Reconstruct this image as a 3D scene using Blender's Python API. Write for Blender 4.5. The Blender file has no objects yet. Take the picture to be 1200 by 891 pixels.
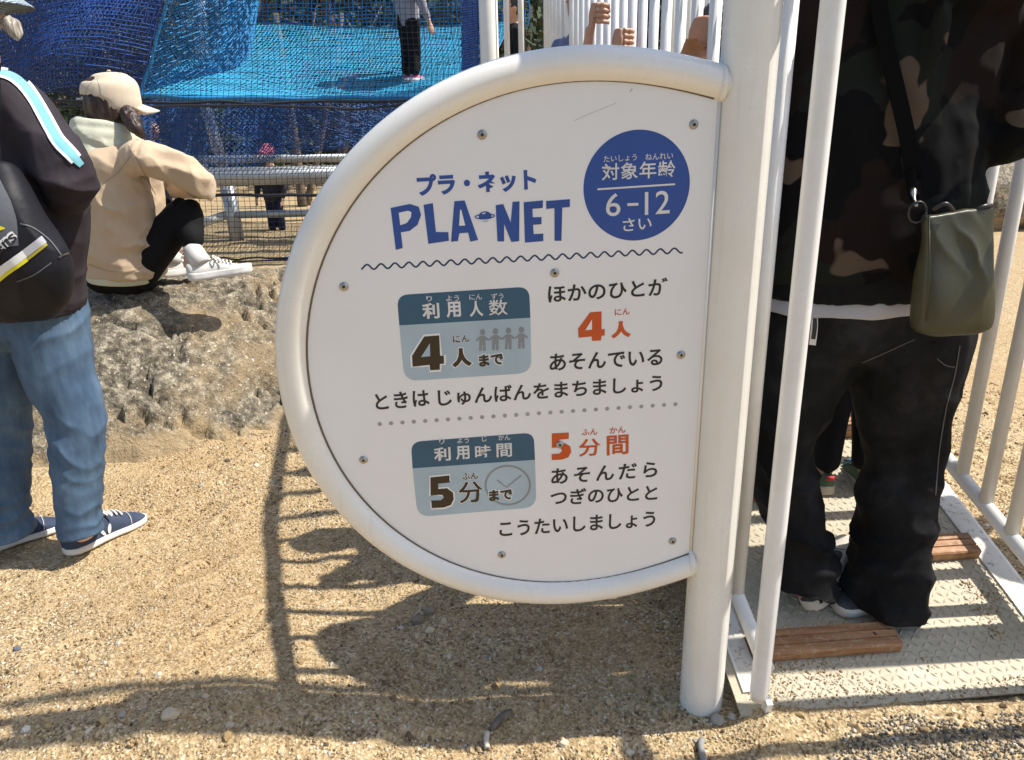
import bpy, bmesh, math, random
import numpy as np
from mathutils import Vector, Matrix
random.seed(7); RNG = np.random.default_rng(7)
R_ = math.radians
S = bpy.context.scene
COL = S.collection

# ---------------------------------------------------------------- camera
F_PX, CX, CY, CAM_H = 900.0, 600.0, 445.5, 1.35
_d = np.array([(660 - CX) / F_PX, (2950 - CY) / F_PX, 1.0]); _d /= np.linalg.norm(_d)
_f = np.array([0, 0, 1.0]); _Y = _f - _d * (_f @ _d); _Y /= np.linalg.norm(_Y)
_X = np.cross(_d, _Y); _X = -_X if _X[0] < 0 else _X
RC = np.array([_X, _Y, -_d])
cam = bpy.data.cameras.new('camera'); cam.lens = 27.0; cam.sensor_width = 36; cam.sensor_fit = 'HORIZONTAL'
cam.clip_start = 0.05; cam.clip_end = 500
cam_o = bpy.data.objects.new('camera', cam); COL.objects.link(cam_o)
_m = np.eye(4); _m[:3, 0] = RC[:, 0]; _m[:3, 1] = -RC[:, 1]; _m[:3, 2] = -RC[:, 2]; _m[:3, 3] = (0, 0, CAM_H)
cam_o.matrix_world = Matrix(_m.tolist()); S.camera = cam_o

def ray(px, py):
    return RC @ np.array([(px - CX) / F_PX, (py - CY) / F_PX, 1.0])
def at(px, py, Y):                       # the point at distance Y ahead seen at that place of the photograph
    r = ray(px, py); return Vector(r * (Y / r[1]) + [0, 0, CAM_H])
def gnd(px, py, Z=0.0):
    r = ray(px, py); return Vector(r * ((Z - CAM_H) / r[2]) + [0, 0, CAM_H])

# ---------------------------------------------------------------- light
SUN_EL, SUN_AZ = R_(55), R_(3.3)         # azimuth measured from +X towards +Y
to_sun = Vector((math.cos(SUN_EL) * math.cos(SUN_AZ), math.cos(SUN_EL) * math.sin(SUN_AZ), math.sin(SUN_EL)))
W = bpy.data.worlds.new('World'); S.world = W; W.use_nodes = True
nt = W.node_tree; nt.nodes.clear()
sky = nt.nodes.new('ShaderNodeTexSky'); sky.sky_type = 'NISHITA'; sky.sun_disc = False
sky.sun_elevation = SUN_EL; sky.sun_rotation = R_(90) - SUN_AZ
sky.dust_density = 1.5; sky.air_density = 1.0
bg = nt.nodes.new('ShaderNodeBackground'); bg.inputs[1].default_value = 0.128
wo = nt.nodes.new('ShaderNodeOutputWorld')
nt.links.new(sky.outputs[0], bg.inputs[0]); nt.links.new(bg.outputs[0], wo.inputs[0])
sl = bpy.data.lights.new('sun', 'SUN'); sl.energy = 4.5; sl.angle = R_(0.5); sl.color = (1.0, 0.955, 0.88)
so = bpy.data.objects.new('sun', sl); COL.objects.link(so)
so.rotation_euler = to_sun.to_track_quat('Z', 'Y').to_euler(); so.location = (6, 2, 10)
S.view_settings.view_transform = 'Standard'; S.view_settings.look = 'None'
S.view_settings.exposure = 0.58; S.view_settings.gamma = 1
S.cycles.max_bounces = 6; S.cycles.transparent_max_bounces = 12

# ---------------------------------------------------------------- object helpers
def tag(o, label=None, cat=None, group=None, kind=None):
    if label: o['label'] = label
    if cat: o['category'] = cat
    if group: o['group'] = group
    if kind: o['kind'] = kind
    return o
def empty(name, loc=(0, 0, 0), rz=0):
    o = bpy.data.objects.new(name, None); COL.objects.link(o); o.location = loc; o.rotation_euler = (0, 0, rz)
    o.empty_display_size = 0.1
    return o
def link(name, me, mat=None, parent=None, smooth=True):
    if mat is not None:
        me.materials.clear()
        for m in (mat if isinstance(mat, (list, tuple)) else [mat]): me.materials.append(m)
    if smooth is not None:
        me.polygons.foreach_set('use_smooth', [bool(smooth)] * len(me.polygons))
    o = bpy.data.objects.new(name, me); COL.objects.link(o)
    if parent is not None:
        o.parent = parent
        bpy_parent_inverse(o, parent)
    return o
def world_mat(o):
    m = Matrix.LocRotScale(o.location, o.rotation_euler, o.scale)
    if o.parent: m = world_mat(o.parent) @ o.matrix_parent_inverse @ m
    return m
def bpy_parent_inverse(o, parent):       # meshes are written in world coordinates
    o.matrix_parent_inverse = world_mat(parent).inverted()
def py_mesh(name, v, f):
    me = bpy.data.meshes.new(name); me.from_pydata([tuple(map(float, p)) for p in v], [], f); me.update(); return me
def np_mesh(name, v, f):                 # f: (n,3) or (n,4) array
    v = np.asarray(v, np.float32); f = np.asarray(f, np.int32)
    me = bpy.data.meshes.new(name); k = f.shape[1]
    me.vertices.add(len(v)); me.vertices.foreach_set('co', v.ravel())
    me.loops.add(f.size); me.loops.foreach_set('vertex_index', f.ravel())
    me.polygons.add(len(f)); me.polygons.foreach_set('loop_start', np.arange(0, f.size, k, dtype=np.int32))
    me.update(calc_edges=True); return me
def bm_done(bm, name, bevel=0, seg=2):
    if bevel:
        bmesh.ops.bevel(bm, geom=[e for e in bm.edges if len(e.link_faces) == 2 and e.calc_face_angle(0) > 0.5], offset=bevel, segments=seg, affect='EDGES', profile=0.6)
    bmesh.ops.recalc_face_normals(bm, faces=bm.faces)
    me = bpy.data.meshes.new(name); bm.to_mesh(me); bm.free(); return me
def box_bm(bm, c, ax, ay, az):           # centre and three half-axis vectors
    c, ax, ay, az = map(Vector, (c, ax, ay, az))
    vs = [bm.verts.new(c + ax * i + ay * j + az * k) for i in (-1, 1) for j in (-1, 1) for k in (-1, 1)]
    for q in ((0, 1, 3, 2), (4, 6, 7, 5), (0, 4, 5, 1), (2, 3, 7, 6), (0, 2, 6, 4), (1, 5, 7, 3)):
        bm.faces.new([vs[i] for i in q])
def frames(P):
    P = np.asarray(P, float); T = np.gradient(P, axis=0); T /= np.linalg.norm(T, axis=1)[:, None] + 1e-12
    ref = np.array([0, 0, 1.0]) if abs(T[0][2]) < 0.8 else np.array([0, 1.0, 0])
    N = np.zeros_like(P); n = ref - T[0] * (ref @ T[0]); N[0] = n / np.linalg.norm(n)
    for i in range(1, len(P)):
        n = N[i - 1] - T[i] * (N[i - 1] @ T[i]); N[i] = n / np.linalg.norm(n)
    return T, N, np.cross(T, N)
def tube_arr(P, r, k=8, cap=True):       # returns verts, quads (caps closed by collapsed rings)
    P = np.asarray(P, float); n = len(P); r = np.broadcast_to(np.asarray(r, float), (n,)).copy()
    T, N, B = frames(P)
    if cap:
        P = np.vstack([P[:1], P, P[-1:]]); r = np.r_[1e-5, r, 1e-5]
        N = np.vstack([N[:1], N, N[-1:]]); B = np.vstack([B[:1], B, B[-1:]]); n += 2
    a = np.linspace(0, 2 * np.pi, k, endpoint=False)
    V = P[:, None] + r[:, None, None] * (np.cos(a)[None, :, None] * N[:, None] + np.sin(a)[None, :, None] * B[:, None])
    i = np.arange(n - 1)[:, None] * k; j = np.arange(k)[None]; j2 = (j + 1) % k
    Fq = np.stack([i + j, i + j2, i + k + j2, i + k + j], -1).reshape(-1, 4)
    return V.reshape(-1, 3), Fq
class Acc:                               # collects quads of several shapes into ONE mesh
    def __init__(s): s.v = []; s.f = []; s.n = 0
    def add(s, v, f): s.v.append(v); s.f.append(np.asarray(f) + s.n); s.n += len(v); return s
    def tube(s, P, r, k=8, cap=True): return s.add(*tube_arr(P, r, k, cap))
    def mesh(s, name): return np_mesh(name, np.vstack(s.v), np.vstack(s.f))
def tube(name, P, r, mat, parent=None, k=20, **kw):
    return link(name, Acc().tube(P, r, k).mesh(name), mat, parent)
def spline(P, n):                        # Catmull-Rom through the points
    P = np.asarray(P, float); m = len(P)
    if m < 3:
        t = np.linspace(0, 1, n)[:, None]; return P[0] * (1 - t) + P[-1] * t
    Q = np.vstack([2 * P[0] - P[1], P, 2 * P[-1] - P[-2]]); out = []
    for t in np.linspace(0, m - 1, n):
        i = min(int(t), m - 2); u = t - i; a, b, c, d = Q[i:i + 4]
        out.append(0.5 * ((2 * b) + (c - a) * u + (2 * a - 5 * b + 4 * c - d) * u * u + (3 * b - a - 3 * c + d) * u ** 3))
    return np.array(out)
# value noise, vectorised
def _h(ix, iy, iz, s):
    n = (ix * 374761393 + iy * 668265263 + iz * 2147483647 + s * 974634777) & 0xffffffff
    n = ((n ^ (n >> 13)) * 1274126177) & 0xffffffff
    return ((n ^ (n >> 16)) & 0xffff) / 65535.0
def vnoise(P, s=0):
    P = np.asarray(P, float); I = np.floor(P).astype(np.int64); f = P - I; f = f * f * (3 - 2 * f); r = 0
    for dx in (0, 1):
        for dy in (0, 1):
            for dz in (0, 1):
                w = (f[:, 0] if dx else 1 - f[:, 0]) * (f[:, 1] if dy else 1 - f[:, 1]) * (f[:, 2] if dz else 1 - f[:, 2])
                r = r + w * _h(I[:, 0] + dx, I[:, 1] + dy, I[:, 2] + dz, s)
    return r * 2 - 1
def fbm(P, o=4, s=0, g=0.5):
    P = np.asarray(P, float); r = 0; a = 1
    for i in range(o): r = r + a * vnoise(P * 2 ** i + 13.7 * i, s + i); a *= g
    return r

# ---------------------------------------------------------------- materials
def lin(c):                              # 0-255 sRGB to linear
    return tuple(((x / 255) / 12.92 if x / 255 <= 0.04045 else ((x / 255 + 0.055) / 1.055) ** 2.4) for x in c) + (1,)
class N:
    def __init__(s, name):
        s.m = bpy.data.materials.new(name); s.m.use_nodes = True; s.t = s.m.node_tree
        s.b = s.t.nodes['Principled BSDF']; s.o = s.t.nodes['Material Output']
    def n(s, typ, **kw):
        x = s.t.nodes.new('ShaderNode' + typ)
        for k, v in kw.items():
            if hasattr(x, k): setattr(x, k, v)
            else: x.inputs[k].default_value = v
        return x
    def l(s, a, b): s.t.links.new(a, b)
    def co(s, scale=(1, 1, 1), kind='Object', rot=(0, 0, 0)):
        tc = s.n('TexCoord'); mp = s.n('Mapping'); mp.inputs['Scale'].default_value = scale; mp.inputs['Rotation'].default_value = rot
        s.l(tc.outputs[kind], mp.inputs[0]); return mp.outputs[0]
    def noise(s, vec, scale, detail=5, rough=0.55, dist=0):
        x = s.n('TexNoise'); x.inputs['Scale'].default_value = scale; x.inputs['Detail'].default_value = detail
        x.inputs['Roughness'].default_value = rough; x.inputs['Distortion'].default_value = dist
        if vec is not None: s.l(vec, x.inputs['Vector'])
        return x.outputs['Fac']
    def vor(s, vec, scale, feat='F1', out='Distance'):
        x = s.n('TexVoronoi', feature=feat); x.inputs['Scale'].default_value = scale
        if vec is not None: s.l(vec, x.inputs['Vector'])
        return x.outputs[out]
    def ramp(s, fac, stops, interp='LINEAR'):
        x = s.n('ValToRGB'); x.color_ramp.interpolation = interp; e = x.color_ramp.elements
        while len(e) < len(stops): e.new(0.5)
        for i, (p, c) in enumerate(stops): e[i].position = p; e[i].color = c if len(c) == 4 else tuple(c) + (1,)
        s.l(fac, x.inputs[0]); return x.outputs[0]
    def mix(s, fac, a, b, mode='MIX'):
        x = s.n('Mix', data_type='RGBA', blend_type=mode)
        for i, v in ((0, fac), (6, a), (7, b)):
            if hasattr(v, 'is_linked'): s.l(v, x.inputs[i])
            else: x.inputs[i].default_value = v
        return x.outputs[2]
    def math(s, op, a, b=0.0):
        x = s.n('Math', operation=op)
        for i, v in ((0, a), (1, b)):
            if hasattr(v, 'is_linked'): s.l(v, x.inputs[i])
            else: x.inputs[i].default_value = v
        return x.outputs[0]
    def bump(s, h, strength=0.3, dist=0.002, prev=None):
        x = s.n('Bump'); x.inputs['Strength'].default_value = strength; x.inputs['Distance'].default_value = dist
        s.l(h, x.inputs['Height'])
        if prev is not None: s.l(prev, x.inputs['Normal'])
        s.l(x.outputs[0], s.b.inputs['Normal']); return x.outputs[0]
    def base(s, c, rough=0.6, **kw):
        if hasattr(c, 'is_linked'): s.l(c, s.b.inputs['Base Color'])
        else: s.b.inputs['Base Color'].default_value = c
        if hasattr(rough, 'is_linked'): s.l(rough, s.b.inputs['Roughness'])
        else: s.b.inputs['Roughness'].default_value = rough
        for k, v in kw.items(): s.b.inputs[k.replace('_', ' ')].default_value = v
        return s.m
def flat(name, c, rough=0.6, bump=None, **kw):
    x = N(name); 
    g = x.noise(x.co(), 9, 4)
    cc = x.mix(1.0, c, x.ramp(g, [(0.3, (0.86, 0.86, 0.86)), (0.7, (1, 1, 1))]), 'MULTIPLY')
    x.base(cc, rough, **kw)
    if bump: x.bump(x.noise(x.co(), bump[0], 3), bump[1], bump[2])
    return x.m
def cloth(name, c, c2=None, scale=900, bs=0.25, patch=6, rough=0.85):
    x = N(name); v = x.co(); n1 = x.noise(v, patch, 4); n2 = x.noise(v, scale, 2)
    c2 = c2 or tuple(q * 0.8 for q in c[:3]) + (1,)
    x.base(x.mix(x.ramp(n1, [(0.35, (0, 0, 0)), (0.68, (1, 1, 1))]), c2, c), rough)
    lum = sum(c[:3]) / 3; x.b.inputs['Sheen Weight'].default_value = 0.12 if lum > .1 else 0.0; x.b.inputs['Specular IOR Level'].default_value = .35 if lum > .1 else .18
    b1 = x.bump(x.noise(v, 38, 4, 0.6), 0.25, 0.004)
    x.bump(n2, bs, 0.0008, b1); return x.m

M = {}
# cream powder-coated steel: faint dust and scuffs
x = N('cream_paint'); v = x.co()
d1 = x.noise(v, 5, 6, 0.7); d2 = x.noise(x.co((60, 60, 4)), 1, 4)
c = x.mix(x.ramp(d1, [(0.42, (0, 0, 0)), (0.75, (0.6, 0.6, 0.6))]), (0.80, 0.77, 0.70, 1), (0.70, 0.645, 0.54, 1))
c = x.mix(x.ramp(d2, [(0.62, (0, 0, 0)), (0.8, (0.35, 0.35, 0.35))]), c, (0.55, 0.5, 0.42, 1))
spk = x.ramp(x.noise(v, 420, 2, 0.5), [(0.7, (0, 0, 0)), (0.76, (0.5, 0.5, 0.5))])
c = x.mix(spk, c, (0.4, 0.33, 0.24, 1))
x.base(c, x.ramp(d1, [(0.3, (0.22,) * 3), (0.8, (0.42,) * 3)]), Coat_Weight=0.25, Coat_Roughness=0.12)
x.bump(x.noise(v, 260, 3), 0.12, 0.0008); M['cream'] = x.m
x = N('white_paint'); v = x.co(); d1 = x.noise(v, 9, 5, 0.7)
c = x.mix(x.ramp(d1, [(0.45, (0, 0, 0)), (0.8, (0.7, 0.7, 0.7))]), (0.79, 0.775, 0.74, 1), (0.66, 0.61, 0.52, 1))
x.base(c, x.ramp(d1, [(0.3, (0.25,) * 3), (0.8, (0.5,) * 3)]), Coat_Weight=0.2); x.bump(x.noise(v, 200, 3), 0.12, 0.0008); M['white'] = x.m
x = N('panel_white'); v = x.co(); d1 = x.noise(v, 3.5, 6, 0.65)
sc = x.ramp(x.noise(x.co((14, 14, 160), rot=(0, R_(35), 0)), 1.5, 3, 0.5), [(0.74, (0, 0, 0)), (0.78, (0.25, 0.25, 0.25))])
c = x.mix(x.ramp(d1, [(0.4, (0, 0, 0)), (0.75, (0.35, 0.35, 0.35))]), (0.80, 0.785, 0.765, 1), (0.70, 0.67, 0.62, 1))
c = x.mix(sc, c, (0.5, 0.46, 0.42, 1))
x.base(c, x.ramp(d1, [(0.3, (0.28,) * 3), (0.8, (0.45,) * 3)])); M['panel'] = x.m
def ink(name, c): M[name] = flat(name, c, 0.4)
ink('ink_blue', (0.022, 0.075, 0.31, 1)); ink('ink_navy', (0.012, 0.03, 0.09, 1)); ink('ink_black', (0.012, 0.011, 0.011, 1))
ink('ink_white', (0.72, 0.70, 0.67, 1)); ink('ink_teal', (0.028, 0.10, 0.165, 1)); ink('ink_pale', (0.40, 0.50, 0.55, 1))
ink('ink_orange', (0.60, 0.085, 0.008, 1)); ink('ink_brown', (0.033, 0.02, 0.006, 1)); ink('ink_grey', (0.25, 0.27, 0.28, 1)); ink('ink_dot', (0.36, 0.345, 0.33, 1))
M['steel'] = flat('steel', (0.42, 0.4, 0.37, 1), 0.28, Metallic=1.0)
M['dark_hole'] = flat('dark_socket', (0.02, 0.02, 0.02, 1), 0.6)
M['gap'] = flat('brown_sealant', (0.16, 0.12, 0.07, 1), 0.8)

# ---------------------------------------------------------------- sign frame of reference
SP = gnd(821, 822); SP.z = 0
YAW = R_(4.5)
SU = Vector((math.cos(YAW), math.sin(YAW), 0)); SN = Vector((math.sin(YAW), -math.cos(YAW), 0))   # SN faces the camera
def to_sign(px, py, off=0.0):            # photograph place -> (s, z) on the sign's face
    r = Vector(ray(px, py)); P = SP + SN * off - Vector((0, 0, CAM_H)); t = SN.dot(P) / SN.dot(r); X = r * t + Vector((0, 0, CAM_H)) - SP
    return X.dot(SU), X.z
def s3(s, z, off=0.0):
    return SP + SU * s + SN * off + Vector((0, 0, z))
FACE = 0.010
sign = empty('sign_board', SP, YAW)
tag(sign, 'white half round play rules sign in cream tube frame on thick cream post', 'sign')
zz = np.array([-0.3, 0.02, 0.5, 1, 1.5, 2, 2.5, 3.35, 3.37])
tube('post', [tuple(SP + Vector((0, 0, z))) for z in np.r_[-0.3, -0.001, 0.0, np.linspace(0.02, 1.95, 12)]], 0.0495, M['cream'], sign, 40)
tube('shadow_mast', [tuple(SP + Vector((0, 0, z))) for z in (1.94, 2.5, 3.45)], 0.019, M['cream'], sign, 16)  # out-of-view thin pole added for its narrow shadow on the sand
# tube ring through measured centre points
ringpx = [(846, 103), (800, 85), (740, 74), (690, 72), (630, 79), (560, 99), (500, 130), (450, 170), (405, 222), (370, 283), (349, 345), (341, 400), (346, 455), (364, 515), (395, 570), (440, 622), (490, 657), (545, 677), (600, 686), (660, 688), (720, 682), (770, 672), (815, 658)]
RS = [to_sign(*p) for p in ringpx]
sa = np.array(RS)
# least squares: smooth the ring by fitting an ellipse-like Fourier radius about its centre
c0 = np.array([-0.05, (sa[0, 1] + sa[-1, 1]) / 2])
ang = np.unwrap(np.arctan2(sa[:, 1] - c0[1], sa[:, 0] - c0[0])); rad = np.hypot(sa[:, 0] - c0[0], sa[:, 1] - c0[1])
A_ = np.stack([np.ones_like(ang), np.cos(ang), np.sin(ang), np.cos(2 * ang), np.sin(2 * ang), np.cos(3 * ang)], 1)
co_ = np.linalg.lstsq(A_, rad, rcond=None)[0]
aa = np.linspace(ang[0], ang[-1], 90)
def ringr(a): return np.stack([np.ones_like(a), np.cos(a), np.sin(a), np.cos(2 * a), np.sin(2 * a), np.cos(3 * a)], 1) @ co_
rr = ringr(aa)
ring_s = np.stack([c0[0] + rr * np.cos(aa), c0[1] + rr * np.sin(aa)], 1)
print('RING', ring_s[0], ring_s[45], ring_s[-1], 'resid', np.abs(A_ @ co_ - rad).max())
RT = 0.0305
P = [tuple(s3(-0.02, ring_s[0, 1], 0))] + [tuple(s3(a, b)) for a, b in ring_s] + [tuple(s3(-0.02, ring_s[-1, 1], 0))]
tube('frame_tube', P, RT, M['cream'], sign, 28)
for a, b in (ring_s[0], ring_s[-1]):     # weld collars at the post
    tube('weld_collar', [tuple(s3(-0.056, b)), tuple(s3(-0.050, b)), tuple(s3(-0.046, b))], [RT + .001, RT + .0028, RT + .004], M['cream'], sign, 28)
# panel
inner = [(c0[0] + (r - RT + 0.006) * math.cos(a), c0[1] + (r - RT + 0.006) * math.sin(a)) for r, a in zip(rr, aa)]
inner = [p for p in inner if p[0] < -0.047]
z0, z1 = inner[-1][1], inner[0][1]
outl = [(-0.047, z1)] + inner + [(-0.047, z0)]
def plate(name, pts, o0, o1, mat, parent=sign, bevel=0):
    bm = bmesh.new(); n = len(pts)
    a = [bm.verts.new(s3(s, z, o1)) for s, z in pts]; b = [bm.verts.new(s3(s, z, o0)) for s, z in pts]
    bm.faces.new(a); bm.faces.new(b[::-1])
    for i in range(n): bm.faces.new([a[i], b[i], b[(i + 1) % n], a[(i + 1) % n]])
    return link(name, bm_done(bm, name, bevel), mat, parent, smooth=False)
plate('panel', outl, -0.006, FACE, M['panel'])
# dull sealant line round the panel edge
arc = [tuple(s3(c0[0] + (r - RT + 0.001) * math.cos(a), c0[1] + (r - RT + 0.001) * math.sin(a), FACE + 0.001)) for r, a in zip(rr, aa) if c0[0] + (r - RT) * math.cos(a) < -0.05]
tube('edge_trim', arc, 0.0022, M['gap'], sign, 6)
tube('edge_trim', [tuple(s3(-0.052, z1 - 0.01, FACE)), tuple(s3(-0.052, z0 + 0.01, FACE))], 0.0035, M['cream'], sign, 8)
# screws
for i, (px, py) in enumerate([(565, 158), (813, 146), (403, 336), (650, 320), (798, 416), (426, 539), (656, 521), (788, 634), (588, 650)]):
    s, z = to_sign(px, py, FACE)
    r0 = 0.0085
    prof = [(r0, 0), (r0, 0.0015), (r0 * .9, 0.0035), (r0 * .6, 0.005), (r0 * .42, 0.0052)]
    P = [tuple(s3(s, z, FACE - 0.001 + q[1])) for q in prof]
    sc_ = tube('screw', P, [q[0] for q in prof], M['steel'], sign, 16)
    tube('screw_socket', [tuple(s3(s, z, FACE + 0.0040)), tuple(s3(s, z, FACE + 0.0046))], r0 * .36, M['dark_hole'], sc_, 6)

# ---- print: outlines and lettering as flat film on the panel
from mathutils.geometry import tessellate_polygon
STROKED = ('wavy_line', 'badge_rule', 'planet_ring', 'planet_ring_gap', 'planet_window', 'clock_face', 'clock_hands')
def film(name, polys, lay, mat, parent=sign):
    bm = bmesh.new()
    for pts in polys:
        vs = [bm.verts.new(s3(s, z, FACE + 0.0003 * lay)) for s, z in pts]
        tri = [(0, 1, 2), (0, 2, 3)] if len(pts) == 4 and name in STROKED else tessellate_polygon([[Vector((s, z, 0)) for s, z in pts]])
        for t in tri:
            try: bm.faces.new([vs[i] for i in t])
            except ValueError: pass
    for f in bm.faces:
        f.normal_update()
        if f.normal.dot(SN) < 0: f.normal_flip()
    me = bpy.data.meshes.new(name); bm.to_mesh(me); bm.free()
    return link(name, me, mat, parent, smooth=False)
def strokes(pts, w):                     # a line of given width as quads
    out = []; n = len(pts)
    nm = []
    for i in range(n):
        a, b = pts[max(0, i - 1)], pts[min(n - 1, i + 1)]; dx, dz = b[0] - a[0], b[1] - a[1]; L = math.hypot(dx, dz) or 1
        nm.append((-dz / L * w / 2, dx / L * w / 2))
    for i in range(n - 1):
        p, q, u, v_ = pts[i], pts[i + 1], nm[i], nm[i + 1]
        out.append([(p[0] + u[0], p[1] + u[1]), (q[0] + v_[0], q[1] + v_[1]), (q[0] - v_[0], q[1] - v_[1]), (p[0] - u[0], p[1] - u[1])])
    return out
_tc = {}
def glyphs(body, bold, spacing=1.0):
    k = (body, bold, spacing)
    if k not in _tc:
        cu = bpy.data.curves.new('t', 'FONT'); cu.body = body; cu.size = 1; cu.offset = bold; cu.space_character = spacing; cu.resolution_u = 4
        o = bpy.data.objects.new('t', cu); COL.objects.link(o)
        bpy.context.view_layer.update()
        e = o.evaluated_get(bpy.context.evaluated_depsgraph_get()); me = e.to_mesh()
        v = np.array([p.co[:2] for p in me.vertices]) if len(me.vertices) else np.zeros((0, 2))
        f = [tuple(p.vertices) for p in me.polygons]; e.to_mesh_clear()
        bpy.data.objects.remove(o); bpy.data.curves.remove(cu); _tc[k] = (v, f)
    return _tc[k]
def text(name, body, bl, br, h, mat, lay=1, bold=0.0, outline=0.0, omat=None, spacing=1.0, parent=sign, fit=True):
    """body set between the photograph points bl and br (lower left and lower right of the ink); h is the ink height in photograph pixels"""
    v, f = glyphs(body, bold, spacing)
    lo, hi = v.min(0), v.max(0)
    a = np.array(to_sign(*bl, FACE)); b = np.array(to_sign(*br, FACE)); top = np.array(to_sign(bl[0], bl[1] - h, FACE))
    ux = b - a; L = np.linalg.norm(ux); ux /= L; uy = np.array([-ux[1], ux[0]]); H = abs(top[1] - a[1])
    sx, sy = L / (hi[0] - lo[0]), H / (hi[1] - lo[1])
    def put(vv, ff, lay, mat, nm, org):
        q = a + (vv[:, :1] - org[0]) * sx * ux + (vv[:, 1:] - org[1]) * sy * uy
        me = py_mesh(nm, [s3(s, z, FACE + 0.0003 * lay) for s, z in q], ff)
        bm = bmesh.new(); bm.from_mesh(me)
        for fc in bm.faces:
            if fc.normal.dot(SN) < 0: fc.normal_flip()
        bm.to_mesh(me); bm.free()
        return link(nm, me, mat, parent, smooth=False)
    if outline:
        v2, f2 = glyphs(body, bold + outline, spacing)
        put(v2, f2, lay, omat, name + '_outline', lo)
    return put(v, f, lay + 1, mat, name, lo)
# 1 heading
text('katakana_heading', 'プラ・ネット', (490, 231), (629, 223), 26, M['ink_blue'], bold=0.045)
def q2(px_pts): return [to_sign(px, py, FACE) for px, py in px_pts]
def zq(pts):                             # coordinates read off an enlargement (x2.829 from 420,130)
    return [(420 + a / 2.829, 130 + b / 2.829) for a, b in pts]
letters = [
  [(107, 322), (170, 309), (200, 318), (208, 345), (196, 378), (170, 398), (141, 403), (147, 455), (124, 461)],
  [(216, 312), (247, 306), (257, 402), (298, 402), (300, 431), (232, 441)],
  [(318, 300), (352, 297), (397, 428), (371, 434), (364, 404), (335, 406), (330, 432), (307, 434)],
  [(455, 313), (480, 309), (505, 370), (511, 302), (534, 300), (533, 432), (507, 435), (483, 375), (483, 433), (461, 433)],
  [(548, 303), (612, 297), (611, 322), (577, 325), (578, 353), (607, 352), (607, 376), (579, 378), (581, 409), (613, 407), (613, 432), (552, 437)],
  [(622, 299), (701, 293), (701, 319), (676, 321), (673, 431), (650, 431), (650, 323), (623, 325)]]
for L_ in letters: film('big_letter', [q2(zq(L_))], 2, M['ink_blue'])
for c_ in ([(134, 338), (165, 331), (176, 336), (174, 353), (160, 372), (139, 379)], [(337, 328), (341, 328), (354, 380), (334, 381)]): film('letter_counter', [q2(zq(c_))], 3, M['panel'])
# small ringed planet between PLA and NET
def ell(cx, cy, rx, ry, rot=0, n=36, a0=0, a1=2 * math.pi):
    return [(cx + rx * math.cos(t) * math.cos(rot) - ry * math.sin(t) * math.sin(rot), cy + rx * math.cos(t) * math.sin(rot) + ry * math.sin(t) * math.cos(rot)) for t in np.linspace(a0, a1, n, endpoint=(a1 - a0) < 6.2)]
film('planet_mark', [q2(zq(ell(420, 350, 21, 17, 0)))], 2, M['ink_blue'])
film('planet_ring_gap', strokes(q2(zq(ell(419, 354, 31, 8.5, -0.06, 40, -0.3, math.pi + .3))), 0.0022), 3, M['panel'])
film('planet_ring', strokes(q2(zq(ell(419, 350, 32, 7.5, -0.06, 48) + [(451, 348)])), 0.0018), 4, M['ink_blue'])
film('planet_window', strokes(q2(zq([(411, 341), (421, 338)])), 0.002), 5, M['panel'])
# wavy line
wv = []
for i in range(241):
    t = i / 240; px = 423.5 + (800 - 423.5) * t; py = 313.5 + (293.5 - 313.5) * t - 0.2 * math.sin(t * math.pi) + 3.0 * math.sin(t * 2 * math.pi * 23 + 2.2)
    wv.append(to_sign(px, py, FACE))
film('wavy_line', strokes(wv, 0.0032), 1, M['ink_navy'])
# blue age badge
c_s, c_z = to_sign(746.3, 218.6, FACE)
film('age_badge', [[(c_s + 0.0985 * math.cos(t), c_z + 0.0985 * math.sin(t)) for t in np.linspace(0, 2 * math.pi, 96, endpoint=False)]], 1, M['ink_blue'])
text('badge_reading', 'たいしょう', (707.5, 190.5), (746, 188), 7.5, M['ink_white'], 2, 0.004)
text('badge_reading', 'ねんれい', (756, 188), (788.5, 186), 7.5, M['ink_white'], 2, 0.004)
text('badge_heading', '対象年齢', (705, 212), (791, 207.5), 20, M['ink_white'], 2, 0.012, spacing=1.05)
film('badge_rule', strokes([to_sign(700, 222, FACE), to_sign(791, 216, FACE)], 0.0032), 2, M['ink_white'])
text('badge_ages', '6', (710, 254), (727, 253), 27, M['ink_white'], 2, 0.004)
text('badge_ages', '-', (735, 241.5), (748, 241), 3.2, M['ink_white'], 2, 0.01)
text('badge_ages', '12', (755.5, 252), (784.5, 250), 27, M['ink_white'], 2, 0.004)
text('badge_unit', 'さい', (730, 271.5), (763.5, 268.5), 15, M['ink_white'], 2, 0.012)
# info cards
def rrect(quad, r, half=None):           # rounded quad in photograph pixels: tl, tr, br, bl
    q = [np.array(to_sign(*p, FACE)) for p in quad]; out = []
    n = len(q)
    for i in range(n):
        p, a, b = q[i], q[i - 1], q[(i + 1) % n]
        if half and i in half: out.append(tuple(p)); continue
        u = (a - p) / np.linalg.norm(a - p); v_ = (b - p) / np.linalg.norm(b - p)
        for t in np.linspace(0, 1, 9):
            A, B = p + u * r, p + v_ * r
            out.append(tuple((1 - t) ** 2 * A + 2 * t * (1 - t) * p + t * t * B))
    return out
def card(tl, tr, br, bl, dl, dr):
    film('card_body', [rrect([dl, dr, br, bl], 0.028, (0, 1))], 1, M['ink_pale'])
    film('card_header', [rrect([tl, tr, dr, dl], 0.022, (2, 3))], 1, M['ink_teal'])
card((465, 346), (620, 336), (623, 437), (474, 447), (468, 381.5), (621.5, 372.5))
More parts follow.
